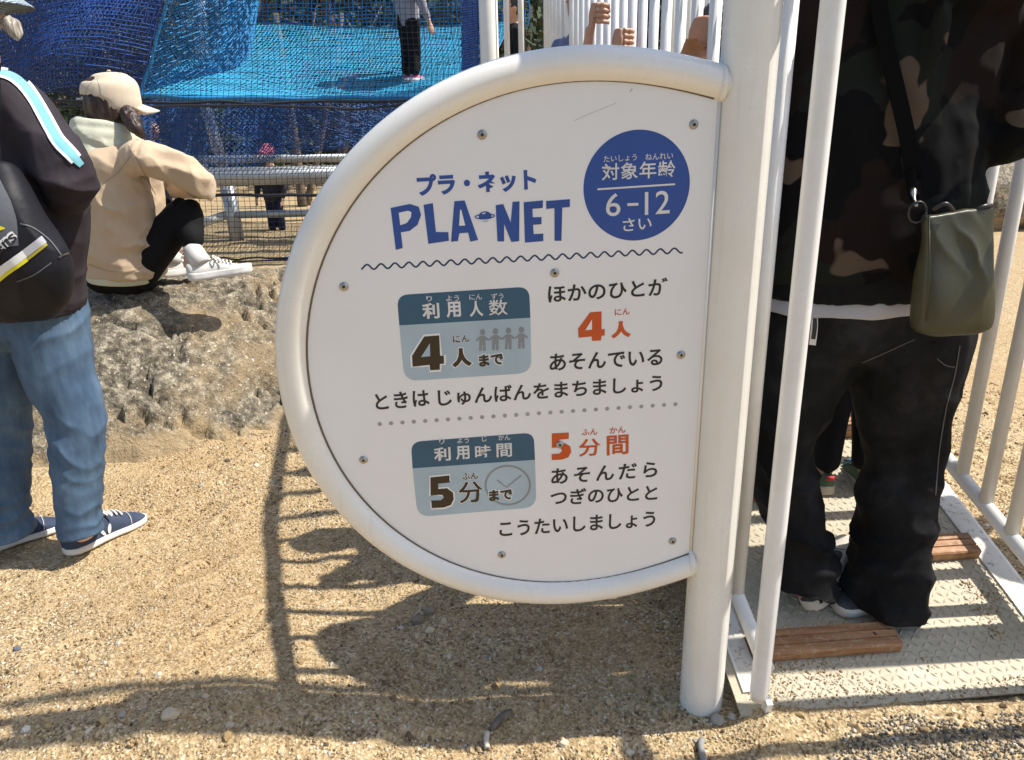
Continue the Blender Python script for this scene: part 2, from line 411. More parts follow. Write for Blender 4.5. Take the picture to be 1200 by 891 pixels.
card((481.5, 518), (625.5, 507), (628.5, 594.5), (489.5, 606), (483.5, 549), (627, 539))
W_ = M['ink_white']
for b_, x0, x1, y in (('り', 500, 506.5, 353.5), ('よう', 523, 538, 353), ('にん', 550, 565, 351.5), ('ずう', 575.5, 590, 350.5)):
    text('card_reading', b_, (x0, y), (x1, y - .5), 6.5, W_, 2, 0.008)
for b_, x0, x1, y in (('利', 495.5, 515.5, 374), ('用', 523.5, 540.5, 372.5), ('人', 550.5, 566.5, 371.5), ('数', 573, 595, 370)):
    text('card_heading', b_, (x0, y), (x1, y - 1), 18.5, W_, 2, 0.012 if b_ == '数' else 0.03)
for b_, x0, x1, y in (('り', 515, 521, 520.5), ('よう', 536, 549.5, 519.5), ('じ', 565, 570.5, 517.5), ('かん', 584, 598, 516)):
    text('card_reading', b_, (x0, y), (x1, y - .5), 6.5, W_, 2, 0.008)
for b_, x0, x1, y in (('利', 509, 528.5, 540.5), ('用', 534.5, 550.5, 539), ('時', 557, 575.5, 538), ('間', 582, 600, 536)):
    text('card_heading', b_, (x0, y), (x1, y - 1), 16, W_, 2, 0.026 if b_ in '利用' else 0.017)
O_ = M['panel']; BR = M['ink_brown']
F4 = [(180, 848), (178, 812), (218, 748), (268, 744), (271, 812), (283, 811), (284, 838), (270, 839), (270, 858), (238, 860), (236, 842)]
def grow(pts, g):
    c = np.mean(pts, 0); return [tuple(np.array(p) + (np.array(p) - c) / np.linalg.norm(np.array(p) - c) * g) for p in pts]
film('numeral_outline', [q2(zq(grow(F4, 7)))], 2, O_); film('numeral_four', [q2(zq(F4))], 3, BR)
film('numeral_counter', [q2(zq([(208, 816), (237, 770), (238, 813)]))], 4, M['ink_pale'])
text('card_word', '人', (530, 431), (553.5, 429), 22, BR, 2, 0.075, 0.05, O_)
text('card_reading', 'にん', (531, 402), (550.5, 400.5), 8.5, BR, 2, 0.02, 0.05, O_)
text('card_word', 'まで', (562, 430), (590.5, 427), 14, BR, 2, 0.045, 0.07, O_)
# four paper-doll figures
for k_ in range(4):
    cx = 565.4 + 15.2 * k_; cy = 390.3 - 0.9 * k_
    body_ = [(cx - 2.5, cy + 3.2), (cx + 2.5, cy + 3.2), (cx + 7.8, cy + 7.5), (cx + 6.8, cy + 9.3), (cx + 3.6, cy + 7.4), (cx + 3.8, cy + 21), (cx + .5, cy + 21), (cx + .2, cy + 14), (cx - .6, cy + 14), (cx - .9, cy + 21), (cx - 4, cy + 21), (cx - 3.6, cy + 7.4), (cx - 6.8, cy + 9.8), (cx - 8, cy + 8.2)]
    film('paper_figure', [q2(ell(cx, cy - 1, 3.3, 3.6)), q2(body_)], 2, M['ink_grey'])
F5 = [(253, 268), (320, 261), (321, 286), (280, 290), (281, 309), (312, 306), (333, 322), (335, 345), (325, 365), (300, 374), (258, 376), (256, 350), (290, 349), (301, 340), (296, 330), (282, 329), (254, 332)]
z3 = lambda pts: [(420 + a / 3, 470 + b / 3) for a, b in pts]
cc_ = (525, 296)
film('clock_face', strokes(q2(z3(ell(cc_[0], cc_[1], 78, 68, 0, 48) + [(603, 296)])), 0.0042), 2, M['ink_grey'])
film('clock_hands', strokes(q2(z3([(488, 278), (520, 303), (572, 262)])), 0.0036), 2, M['ink_grey'])
film('numeral_outline', [q2(z3(grow(F5, 6)))], 3, O_); film('numeral_five', [q2(z3(F5))], 4, BR)
text('card_word', '分', (538, 590), (567, 588), 25, BR, 3, 0.019, 0.025, O_)
text('card_reading', 'ふん', (541.5, 562.5), (560.5, 561), 8, BR, 3, 0.02, 0.05, O_)
text('card_word', 'まで', (573.5, 587.5), (601, 585), 13, BR, 3, 0.045, 0.07, O_)
# right hand text
K = M['ink_black']; OR = M['ink_orange']
bt = lambda s, x0, y0, x1, y1, h, sp=1.0: text('sentence', s, (x0, y0), (x1, y1), h, K, 1, 0.019, spacing=sp)
bt('ほかのひとが', 642.5, 355, 782, 346, 21)
bt('あそんでいる', 644, 435, 776, 428, 20)
bt('ときは', 441, 481, 504, 475.5, 19.5, 1.06)
bt('じゅんばんをまちましょう', 514, 476.5, 776, 458.5, 20, 1.02)
bt('あそんだら', 646, 568, 770, 559, 18.5, 1.3)
bt('つぎのひとと', 645, 592.5, 770, 586, 18.5)
bt('こうたいしましょう', 585.5, 629.5, 767.5, 617, 18.5)
G4 = [(730, 752), (728, 722), (768, 668), (806, 665), (806, 724), (817, 723), (816, 745), (806, 746), (804, 761), (775, 763), (773, 748)]
film('numeral_four', [q2(zq(G4))], 2, OR); film('numeral_counter', [q2(zq([(752, 727), (774, 692), (774, 725)]))], 3, M['panel'])
text('orange_word', '人', (716, 397), (739.5, 395), 19.5, OR, 1, 0.07)
text('orange_reading', 'にん', (720.5, 370), (738, 368.5), 7.5, OR, 1, 0.015)
G5 = [(680, 114), (740, 111), (739, 133), (706, 136), (706, 150), (728, 149), (745, 160), (748, 180), (738, 198), (716, 206), (680, 208), (679, 187), (706, 185), (716, 176), (712, 167), (700, 163), (680, 165)]
film('numeral_five', [q2(z3(G5))], 2, OR)
text('orange_word', '分', (678, 535.5), (704, 534), 20.5, OR, 1, 0.02)
text('orange_word', '間', (711, 534), (736.5, 532), 23, OR, 1, 0.02)
text('orange_reading', 'ふん', (681.5, 510.5), (700, 509.5), 7.5, OR, 1, 0.015)
text('orange_reading', 'かん', (714.5, 508.5), (733, 507), 7.5, OR, 1, 0.015)
dots = []
for i in range(27):
    t = i / 26; s, z = to_sign(445 + 346.5 * t, 497 + (473.8 - 497) * t, FACE)
    dots.append([(s + 0.0043 * math.cos(a), z + 0.0043 * math.sin(a)) for a in np.linspace(0, 6.283, 14, endpoint=False)])
for d_ in dots: film('dot', [d_], 1, M['ink_dot'])

# scuffs and scratches on the panel, dust runs under the screws
M['scuff'] = flat('grey_scuff', (0.50, 0.46, 0.42, 1), 0.7)
STROKED = STROKED + ('scratch', 'dust_run')
film('scratch', strokes([to_sign(672, 142, FACE), to_sign(690, 134, FACE), to_sign(722, 121, FACE)], 0.0008), 1, M['scuff'])
film('scratch', strokes([to_sign(738, 108, FACE), to_sign(741, 104, FACE)], 0.0022), 1, M['scuff'])
film('scratch', strokes([to_sign(640, 246, FACE), to_sign(655, 240, FACE)], 0.0006), 1, M['scuff'])

# ---------------------------------------------------------------- ramp frame
RY, RA = R_(4.5), math.atan(0.29)        # heading (towards -X as it goes back) and slope
RR = Vector((math.cos(RY), math.sin(RY), 0)); RE = Vector((-math.sin(RY) * math.cos(RA), math.cos(RY) * math.cos(RA), math.sin(RA))); RN = RR.cross(RE)
RO = Vector((0.50, 1.47, 0.045))
def rp(a, b, h=0.0): return RO + RR * a + RE * b + RN * h      # a across, b up the slope, h above the plate
def ramp_px(px, py, h=0.0):              # photograph place -> (a, b) on the ramp
    r = Vector(ray(px, py)); C0 = Vector((0, 0, CAM_H)); t = RN.dot(RO + RN * h - C0) / RN.dot(r); X = C0 + r * t - RO
    return X.dot(RR), X.dot(RE)
for nme, pts, h in (('Rstrip in', [(1104, 600), (1192, 709)], 0), ('Rstrip out', [(1129, 600), (1200, 684.6)], 0), ('Lstrip', [(853.4, 753.5), (873.4, 811), (871.5, 753.5)], 0),
                    ('railR', [(1110, 532), (1135.5, 562), (1164, 599), (1194.5, 635)], 0.12), ('railL', [(858, 666), (870.5, 712), (882, 751), (889, 812)], 0.09),
                    ('plank', [(901, 776), (1053, 765), (902, 764), (1055, 754), (907, 737), (1046, 729)], 0), ('plank2', [(1147, 655), (1092, 657), (1138, 627)], 0), ('plank3', [(1010, 515), (983, 490)], 0), ('pl4', [(865, 590), (876, 566)], 0),
                    ('kid', [(968, 583)], 0), ('shoes', [(955, 722), (975, 728), (1060, 705), (985, 655)], 0)):
    print(nme, [tuple(round(q, 3) for q in ramp_px(*p, h)) for p in pts])

# ---------------------------------------------------------------- ground
def sst(x, a, b):
    t = np.clip((x - a) / (b - a), 0, 1); return t * t * (3 - 2 * t)
FOOT = [(-1.0, 2.05, .9), (-.75, 1.72, 1.1), (-1.15, 1.68, .5), (-.62, 2.5, .4), (-.95, 2.45, .8), (-.2, 1.32, .2), (.15, 1.28, .3), (-.85, 1.25, 2.8), (-1.35, 1.55, .1)]
bx0 = np.array([-4.2, -2.4, -1.9, -1.65, -1.38, -1.12, -0.9, -0.55, -0.1, 0.3]); by0 = np.array([2.8, 2.54, 2.56, 2.60, 2.66, 2.78, 2.96, 3.16, 3.50, 4.2])
def ground_h(x, y, fine=True):
    x = np.asarray(x, float); y = np.asarray(y, float)
    P = np.stack([x, y, np.zeros_like(x)], -1).reshape(-1, 3)
    near = 1 - sst(y, 6, 14)
    h = 0.085 * np.exp(-(((x + 0.80) / 0.48) ** 2 + ((y - 1.42) / 0.33) ** 2)) + 0.03 * np.exp(-(((x + 1.6) / 0.5) ** 2 + ((y - 1.3) / 0.35) ** 2))
    h = h + 0.05 * sst(y, 2.3, 3.0) * (1 - sst(x, -0.6, 0.2)) * near
    # scoured hollow behind the sign
    h = h - 0.045 * np.exp(-(((x + 0.05) / 0.33) ** 2 + ((y - 2.15) / 0.30) ** 2))
    h = h + 0.017 * sst(x, 0.44, 0.56) * (1 - sst(y, 1.40, 1.46)) + 0.02 * np.exp(-(((x - .55) / .07) ** 2 + ((y - 1.40) / .05) ** 2))
    bf = np.interp(x, bx0, by0); h = h + 0.04 * sst(y, bf - 0.35, bf + 0.02) * (1 - sst(x, -1.0, -0.2))                       # sand washed up to the foot of the ramp
    k = (0.55 + 0.45 * sst(-x, -0.5, 0.3))
    h = h + (0.017 * fbm(P * 2.2, 3, 3).reshape(x.shape) * k + 0.0085 * fbm(P * 9, 3, 9).reshape(x.shape) * k) * near
    if fine: h = h + 0.0022 * fbm(P * 42, 3, 21).reshape(x.shape) * near
    for (fx, fy, fa) in FOOT:
        ca, sa_ = math.cos(fa), math.sin(fa); u_ = (x - fx) * ca + (y - fy) * sa_; w_ = -(x - fx) * sa_ + (y - fy) * ca
        d_ = np.sqrt((u_ / .14) ** 2 + (w_ / .055) ** 2); h = h - 0.010 * (1 - sst(d_, .75, 1.0)) + 0.005 * np.exp(-((d_ - 1.15) / .18) ** 2)
    rough = np.exp(-(((x + 0.32) / 0.22) ** 2 + ((y - 2.35) / 0.33) ** 2))
    h = h + 0.03 * rough * np.abs(fbm(P * 7, 3, 5)).reshape(x.shape)
    d = np.hypot(x - SP.x, y - SP.y)
    h = h * sst(d, 0.04, 0.16) + 0.0 
    return h
def grid_mesh(name, xs, ys, hf, skip=None):
    X, Y = np.meshgrid(xs, ys); Z = hf(X, Y); V = np.stack([X, Y, Z], -1).reshape(-1, 3); n, m = X.shape
    i = np.arange(n - 1)[:, None] * m + np.arange(m - 1)[None]
    Fq = np.stack([i, i + 1, i + m + 1, i + m], -1).reshape(-1, 4)
    if skip is not None:
        c = V[Fq].mean(1); Fq = Fq[~skip(c[:, 0], c[:, 1])]
    return np_mesh(name, V, Fq)
x = N('sand'); v = x.co((1, 1, 1)); 
big = x.noise(v, 1.3, 5, 0.6); mid = x.noise(v, 14, 4, 0.6); gr = x.vor(v, 150, 'F1', 'Color'); gd = x.vor(v, 150)
sep = x.n('SeparateColor'); x.l(gr, sep.inputs[0])
c = x.ramp(sep.outputs[0], [(0.0, (0.14, 0.10, 0.052)), (0.25, (0.31, 0.225, 0.115)), (0.6, (0.43, 0.315, 0.165)), (0.9, (0.55, 0.425, 0.245)), (1.0, (0.66, 0.57, 0.40))])
c = x.mix(x.ramp(big, [(0.38, (0, 0, 0)), (0.66, (0.55, 0.55, 0.55))]), c, (0.37, 0.235, 0.105, 1))
c = x.mix(x.ramp(mid, [(0.4, (0, 0, 0)), (0.8, (0.5, 0.5, 0.5))]), c, (0.48, 0.35, 0.2, 1))
x.base(c, 0.95); b1 = x.bump(mid, 0.4, 0.01); x.bump(gd, 0.9, 0.004, b1); M['sand'] = x.m
xs = np.r_[np.linspace(-60, -6, 22), np.linspace(-5.5, -2.7, 14), np.arange(-2.6, 2.2, 0.012), np.linspace(2.3, 6, 16), np.linspace(7, 60, 22)]
ys = np.r_[np.linspace(-4, 0.8, 8), np.arange(0.9, 3.6, 0.012), np.linspace(3.7, 9, 60), np.linspace(9.5, 80, 30)]
tag(link('sand_ground', grid_mesh('sand_ground', xs, ys, ground_h), M['sand']), kind='structure')

# loose grit: stones instanced by geometry nodes over a near patch of ground
x = N('grit_stone'); oi = x.n('ObjectInfo')
c = x.ramp(oi.outputs['Random'], [(0.0, (0.10, 0.075, 0.05)), (0.12, (0.20, 0.135, 0.068)), (0.35, (0.37, 0.262, 0.130)), (0.62, (0.50, 0.375, 0.205)), (0.86, (0.64, 0.53, 0.345)), (0.95, (0.72, 0.66, 0.56)), (1.0, (0.36, 0.34, 0.31))])
geo_ = x.n('NewGeometry'); bigp = x.noise(geo_.outputs['Position'], 1.7, 4, .6); c = x.mix(x.ramp(bigp, [(0.42, (0, 0, 0)), (0.64, (0.7, 0.7, 0.7))]), c, (0.42, 0.275, 0.125, 1))
c = x.mix(0.35, c, x.ramp(x.noise(x.co((1, 1, 1)), 2.5, 3), [(0.3, (0.5, 0.5, 0.5)), (0.7, (1, 1, 1))]), 'MULTIPLY')
x.base(c, 0.9); M['grit'] = x.m
x = N('grit_stone_grey'); oi = x.n('ObjectInfo')
c = x.ramp(oi.outputs['Random'], [(0.0, (0.06, 0.055, 0.045)), (0.3, (0.17, 0.145, 0.11)), (0.6, (0.30, 0.25, 0.18)), (0.85, (0.46, 0.38, 0.27)), (1.0, (0.58, 0.5, 0.39))])
x.base(c, 0.9); M['grit_grey'] = x.m
def grit(name, me, density, r0, r1, mat, seed, label=None, power=2.5, flatz=0.72):
    g = bpy.data.node_groups.new(name + '_nodes', 'GeometryNodeTree')
    g.interface.new_socket('Geometry', in_out='INPUT', socket_type='NodeSocketGeometry'); g.interface.new_socket('Geometry', in_out='OUTPUT', socket_type='NodeSocketGeometry')
    A = lambda t: g.nodes.new(t)
    gi, go = A('NodeGroupInput'), A('NodeGroupOutput')
    d = A('GeometryNodeDistributePointsOnFaces'); d.inputs['Density'].default_value = density; d.inputs['Seed'].default_value = seed
    g.links.new(gi.outputs[0], d.inputs['Mesh'])
    ico = A('GeometryNodeMeshIcoSphere'); ico.inputs['Radius'].default_value = 1; ico.inputs['Subdivisions'].default_value = 2
    sp_ = A('GeometryNodeSetPosition'); nz = A('ShaderNodeTexNoise'); nz.inputs['Scale'].default_value = 1.1
    mad = A('ShaderNodeVectorMath'); mad.operation = 'MULTIPLY_ADD'; mad.inputs[1].default_value = (1.5, 1.5, 1.5); mad.inputs[2].default_value = (-0.75, -0.75, -0.75)
    g.links.new(nz.outputs['Color'], mad.inputs[0]); g.links.new(ico.outputs[0], sp_.inputs[0]); g.links.new(mad.outputs[0], sp_.inputs['Offset'])
    sm = A('GeometryNodeSetMaterial'); sm.inputs['Material'].default_value = mat; g.links.new(sp_.outputs[0], sm.inputs[0])
    ins = A('GeometryNodeInstanceOnPoints'); g.links.new(d.outputs['Points'], ins.inputs['Points']); g.links.new(sm.outputs[0], ins.inputs['Instance'])
    rv = A('FunctionNodeRandomValue'); rv.data_type = 'FLOAT_VECTOR'; rv.inputs[0].default_value = (0, 0, 0); rv.inputs[1].default_value = (6.28, 6.28, 6.28); rv.inputs['Seed'].default_value = seed + 1
    g.links.new(rv.outputs[0], ins.inputs['Rotation'])
    rs = A('FunctionNodeRandomValue'); rs.data_type = 'FLOAT'; rs.inputs['Seed'].default_value = seed + 2
    pw = A('ShaderNodeMath'); pw.operation = 'POWER'; pw.inputs[1].default_value = power; g.links.new(rs.outputs[1], pw.inputs[0])
    mp = A('ShaderNodeMath'); mp.operation = 'MULTIPLY_ADD'; mp.inputs[1].default_value = r1 - r0; mp.inputs[2].default_value = r0; g.links.new(pw.outputs[0], mp.inputs[0])
    rw = A('FunctionNodeRandomValue'); rw.data_type = 'FLOAT_VECTOR'; rw.inputs[0].default_value = (0.7, 0.7, 0.45); rw.inputs[1].default_value = (1.25, 1.0, 0.85); rw.inputs['Seed'].default_value = seed + 3
    vm = A('ShaderNodeVectorMath'); vm.operation = 'SCALE'; g.links.new(rw.outputs[0], vm.inputs[0]); g.links.new(mp.outputs[0], vm.inputs['Scale'])
    g.links.new(vm.outputs[0], ins.inputs['Scale']); g.links.new(ins.outputs[0], go.inputs[0])
    o = link(name, me, mat); md = o.modifiers.new('grit', 'NODES'); md.node_group = g
    tag(o, kind='stuff')
    return o
def rockfoot(x, y): return (y > 2.62) & (x < -0.7)
def under(x, y):                         # cells covered by the ramp
    a = (x - RO.x) * RR.x + (y - RO.y) * RR.y; b = (x - RO.x) * -math.sin(RY) + (y - RO.y) * math.cos(RY)
    return (a > 0.0) & (a < 0.93) & (b > -0.078)
gx, gy = np.arange(-2.3, 2.4, 0.03), np.arange(1.0, 4.2, 0.03)
def thin(x, y, k=5): return (vnoise(np.stack([x * 31, y * 31, x * 0], -1), k) * .5 + .5) < sst(y, 2.3, 4.1) * 1.0
def fine_patch(x, y): return (fbm(np.stack([x * 2.3, y * 2.3, x * 0], -1), 3, 19) > 0.38) & (vnoise(np.stack([x * 31, y * 31, x * 0], -1), 8) > -.35)
tag(grit('loose_grit', grid_mesh('loose_grit', gx, gy, ground_h, lambda x, y: under(x, y) | thin(x, y) | fine_patch(x, y) | (np.hypot(x - SP.x, y - SP.y) < .05)), 17000, 0.0016, 0.0056, M['grit'], 3), 'loose pale ochre grit spread over the sand around the sign')
tag(grit('coarse_gravel', grid_mesh('coarse_gravel', gx, gy, ground_h, lambda x, y: under(x, y) | thin(x, y, 6) | (x < 0.3) & (y > 1.5) & (vnoise(np.stack([x * 3, y * 3, x * 0], -1), 4) < 0.1)), 560, 0.004, 0.014, M['grit'], 8, power=3.2), 'larger scattered pebbles in the ochre grit')
tag(grit('grey_gravel', grid_mesh('grey_gravel', np.arange(0.5, 2.0, 0.02), np.arange(1.0, 1.46, 0.02), lambda x, y: ground_h(x, y) + 0.002, lambda x, y: y > 1.355 + 0.06 * (x - 0.9) + 0.03 * vnoise(np.stack([x * 9, y * 9, x * 0], -1), 14) - 0.25 * sst(-x, -0.75, -0.5)), 20000, 0.0025, 0.0062, M['grit_grey'], 12), 'darker grey gravel strip in front of the ramp')
M['litter'] = flat('dark_leaf_litter', (0.11, 0.07, 0.038, 1), .9)
tag(grit('leaf_litter', grid_mesh('leaf_litter', gx, gy, lambda x, y: ground_h(x, y) + .002, lambda x, y: under(x, y) | (fbm(np.stack([x * 2, y * 2, x * 0], -1), 2, 33) < -.1)), 120, 0.0015, 0.006, M['litter'], 44, power=2.2), 'dark crumbs of bark and leaf litter strewn on the sand')
# a few stones and sticks large enough to pick out
def stone(px, py, r, col, label, sq=0.7):
    c0_ = gnd(px, py); c0_.z = float(ground_h(np.array([c0_.x]), np.array([c0_.y]))[0])
    bm = bmesh.new(); bmesh.ops.create_icosphere(bm, subdivisions=3, radius=1)
    V = np.array([v_.co for v_ in bm.verts]); k = 1 + 0.35 * fbm(V * 1.3 + px, 3, int(px))
    for v_, kk in zip(bm.verts, k): v_.co = Vector((v_.co.x * r * kk, v_.co.y * r * kk * 0.85, v_.co.z * r * kk * sq)) + c0_ + Vector((0, 0, r * 0.35))
    me = bpy.data.meshes.new('stone'); bm.to_mesh(me); bm.free()
    tag(link('stone', me, flat('stone_%d' % px, col, 0.9, (180, 0.4, 0.001))), label, 'stone')
stone(210, 881, 0.017, (0.55, 0.45, 0.31, 1), 'pale cream pebble alone on the sand at the bottom left')
stone(841, 846, 0.016, (0.36, 0.33, 0.27, 1), 'flat grey pebble just right of the thick post foot')
stone(857, 843, 0.010, (0.42, 0.38, 0.3, 1), 'small grey pebble second from the thick post foot')
stone(22, 765, 0.010, (0.13, 0.15, 0.17, 1), 'dark blue grey pebble at the left edge of the sand')
stone(504, 718, 0.018, (0.30, 0.24, 0.17, 1), 'brownish stone beside the thin white twig')
stone(490, 728, 0.022, (0.27, 0.21, 0.14, 1), 'larger brown stone below the thin white twig')
stone(738, 878, 0.009, (0.6, 0.52, 0.4, 1), 'cream pebble on the sand left of the post foot')
x = N('wood_stick'); v = x.co(); x.base(x.ramp(x.noise(v, 60, 4), [(0.3, (0.07, 0.05, 0.035)), (0.7, (0.2, 0.16, 0.12))]), 0.9); x.bump(x.noise(v, 120, 3), 0.5, 0.002); M['stick'] = x.m
M['twig_white'] = flat('bleached_twig', (0.6, 0.53, 0.42, 1), 0.8)
def gz(p, up=0.006): 
    q = gnd(*p); q.z = float(ground_h(np.array([q.x]), np.array([q.y]))[0]) + up; return tuple(q)
tag(tube('stick', spline([gz((600, 838), .012), gz((588, 846), .012), gz((574, 858), .008)], 10), [.004, .007, .010, .010, .011, .010, .009, .008, .007, .004], M['stick'], None, 10), 'dark broken stick lying on the sand below the sign', 'stick')
tag(tube('stick', spline([gz((571, 860), .008), gz((570, 868), .009), gz((571, 875), .006)], 8), .0065, M['twig_white'], None, 10), 'short pale grey stick touching the dark broken stick', 'stick')
tag(tube('stick', spline([gz((823, 868), .006), gz((821, 876), .010), gz((824, 891), .010), gz((826, 900), .01)], 10), .0075, flat('grey_stick', (0.28, 0.27, 0.25, 1), .8), None, 10), 'curved grey stick at the bottom edge under the post', 'stick')
tp = gnd(484, 720); tz = gz((484, 720), 0)[2]
tag(tube('twig', spline([tuple(tp + Vector((0, 0, tz))), tuple(tp + Vector((.01, 0, tz + .012))), tuple(tp + Vector((.02, .005, tz + .022))), tuple(tp + Vector((.024, .01, tz + .042)))], 10), np.linspace(.003, .0012, 10), M['twig_white'], None, 6), 'thin crooked white twig standing in the shaded hollow', 'twig')

# ---------------------------------------------------------------- ramp
x = N('ramp_paint'); v = x.co(); n1 = x.noise(v, 7, 5, 0.65); n2 = x.noise(v, 160, 3, 0.6)
c = x.mix(x.ramp(n1, [(0.35, (0, 0, 0)), (0.7, (0.8, 0.8, 0.8))]), (0.52, 0.465, 0.345, 1), (0.38, 0.315, 0.205, 1))
c = x.mix(x.ramp(n2, [(0.5, (0, 0, 0)), (0.72, (0.7, 0.7, 0.7))]), c, (0.33, 0.26, 0.17, 1))
x.base(c, 0.6); x.bump(n2, 0.3, 0.001); M['ramp'] = x.m
ramp = empty('access_ramp', RO, RY)
tag(ramp, 'sloping cream steel ramp of raised tread plate with white kerbs and brown planks', 'ramp')
RW, RL = 0.93, 4.1
def slab(name, a0, a1, b0, b1, h0, h1, mat, parent, bevel=0.002):
    bm = bmesh.new(); box_bm(bm, rp((a0 + a1) / 2, (b0 + b1) / 2, (h0 + h1) / 2), RR * (a1 - a0) / 2, RE * (b1 - b0) / 2, RN * (h1 - h0) / 2)
    return link(name, bm_done(bm, name, bevel), mat, parent, smooth=False)
slab('deck_plate', 0.0, RW - 0.05, -0.085, RL, -0.006, 0.0, M['ramp'], ramp)
x = N('kerb_paint'); v = x.co(); k1 = x.noise(v, 60, 4, .7); c = x.mix(x.ramp(k1, [(.56, (0, 0, 0)), (.64, (.85, .85, .85))]), (0.66, 0.64, 0.58, 1), (0.26, 0.20, 0.13, 1)); c = x.mix(x.ramp(x.noise(v, 9, 4), [(.4, (0, 0, 0)), (.8, (.6, .6, .6))]), c, (0.48, 0.42, 0.32, 1)); x.base(c, .5); M['kerb'] = x.m
slab('kerb', 0.028, 0.072, -0.03, RL, 0.0005, 0.006, M['kerb'], ramp)
slab('side_channel', 0.022, 0.0285, -0.03, RL, -0.06, 0.0055, M['white'], ramp)
slab('kerb', 0.812, 0.876, -0.06, RL, 0.0005, 0.006, M['kerb'], ramp)
slab('side_channel', 0.8755, 0.883, -0.06, RL, -0.06, 0.0055, M['white'], ramp)
# raised tread lozenges, alternating at right angles
lz = Acc(); L_, Wd, Hh, pit = 0.0125, 0.0038, 0.0030, 0.0205
base_q = np.array([[0, 1, 5, 4], [1, 2, 6, 5], [2, 3, 7, 6], [3, 0, 4, 7], [4, 5, 6, 7]])
vv, ff, cnt = [], [], 0
for i in range(int(0.74 / pit)):
    for j in range(int(2.6 / pit)):
        a, b = 0.075 + pit * (i + .5), -0.075 + pit * (j + .5)
        an = R_(45) if (i + j) % 2 else R_(-45)
        ca, sa_ = math.cos(an), math.sin(an)
        for (u, w, h) in ((-1, 0, 0), (0, -1, 0), (1, 0, 0), (0, 1, 0), (-.55, 0, 1), (0, -.5, 1), (.55, 0, 1), (0, .5, 1)):
            x_, y_ = u * L_, w * Wd
            vv.append(tuple(rp(a + x_ * ca - y_ * sa_, b + x_ * sa_ + y_ * ca, h * Hh)))
        ff.append(base_q + cnt); cnt += 8
tag(link('tread_pattern', np_mesh('tread_pattern', np.array(vv), np.vstack(ff)), M['ramp'], ramp, smooth=True), kind='stuff')
# grit blown onto the plate
def plate_grid(a0, a1, b0, b1, st, keep):
    A, B = np.meshgrid(np.arange(a0, a1, st), np.arange(b0, b1, st)); n, m = A.shape
    V = np.array([tuple(rp(a, b, 0.001)) for a, b in zip(A.ravel(), B.ravel())])
    i = np.arange(n - 1)[:, None] * m + np.arange(m - 1)[None]; Fq = np.stack([i, i + 1, i + m + 1, i + m], -1).reshape(-1, 4)
    ab = np.stack([A.ravel(), B.ravel()], -1)[Fq].mean(1)
    return np_mesh('ramp_grit', V, Fq[keep(ab[:, 0], ab[:, 1])])
nzz = lambda a, b, s, k: vnoise(np.stack([a * s, b * s, a * 0], -1), k)
ro_ = grit('ramp_grit', plate_grid(0.03, 0.885, -0.085, 1.4, 0.008, lambda a, b: (nzz(a, b, 14, 3) > 0.35 + 0.5 * sst(b, 0, .4)) | (b < -0.045 + 0.05 * nzz(a, b, 9, 5) + 0.10 * (1 - sst(a, .12, .5)))), 15000, 0.0012, 0.0045, M['grit'], 31)
tag(ro_, 'sand and grit strewn over the foot of the ramp')
x = N('plank_brown'); v = x.co((1, 1, 1), rot=(0, 0, -RY)); gvec = x.co((3, 60, 60), rot=(0, 0, -RY))
g1 = x.noise(gvec, 1.6, 5, 0.6); c = x.ramp(g1, [(0.25, (0.20, 0.09, 0.036)), (0.55, (0.36, 0.175, 0.075)), (0.8, (0.47, 0.26, 0.125))])
c = x.mix(x.ramp(x.noise(v, 70, 4, .7), [(0.52, (0, 0, 0)), (0.7, (0.75, 0.75, 0.75))]), c, (0.5, 0.37, 0.23, 1))
x.base(c, 0.6); x.bump(g1, 0.25, 0.002); M['plank'] = x.m
def plank(a0, a1, b0, w=0.072, h=0.030):
    nb = [(0, 0), (0, h - .004), (.004, h), (w * .30, h), (w * .32, h - .004), (w * .36, h - .004), (w * .38, h), (w * .62, h), (w * .64, h - .004), (w * .68, h - .004), (w * .70, h), (w - .004, h), (w, h - .004), (w, 0)]
    bm = bmesh.new(); ra = [bm.verts.new(rp(a0, b0 + q[0], q[1] + .001)) for q in nb]; rb = [bm.verts.new(rp(a1, b0 + q[0], q[1] + .001)) for q in nb]
    n = len(nb)
    for i in range(n): bm.faces.new([ra[i], rb[i], rb[(i + 1) % n], ra[(i + 1) % n]])
    bm.faces.new(ra); bm.faces.new(rb[::-1])
    o = link('plank', bm_done(bm, 'plank', 0), M['plank'], ramp, smooth=False)
    for a in (a0 + .05, a1 - .055):
        p = rp(a, b0 + w * .5, h - .003); tube('bolt', [tuple(p), tuple(p + RN * .004)], .0055, M['gap'], o, 10)
for k_ in range(7):
    if k_ % 2 == 0: plank(0.076, 0.445, 0.045 + 0.2665 * k_)
    else: plank(0.445, 0.81, 0.045 + 0.2665 * k_)

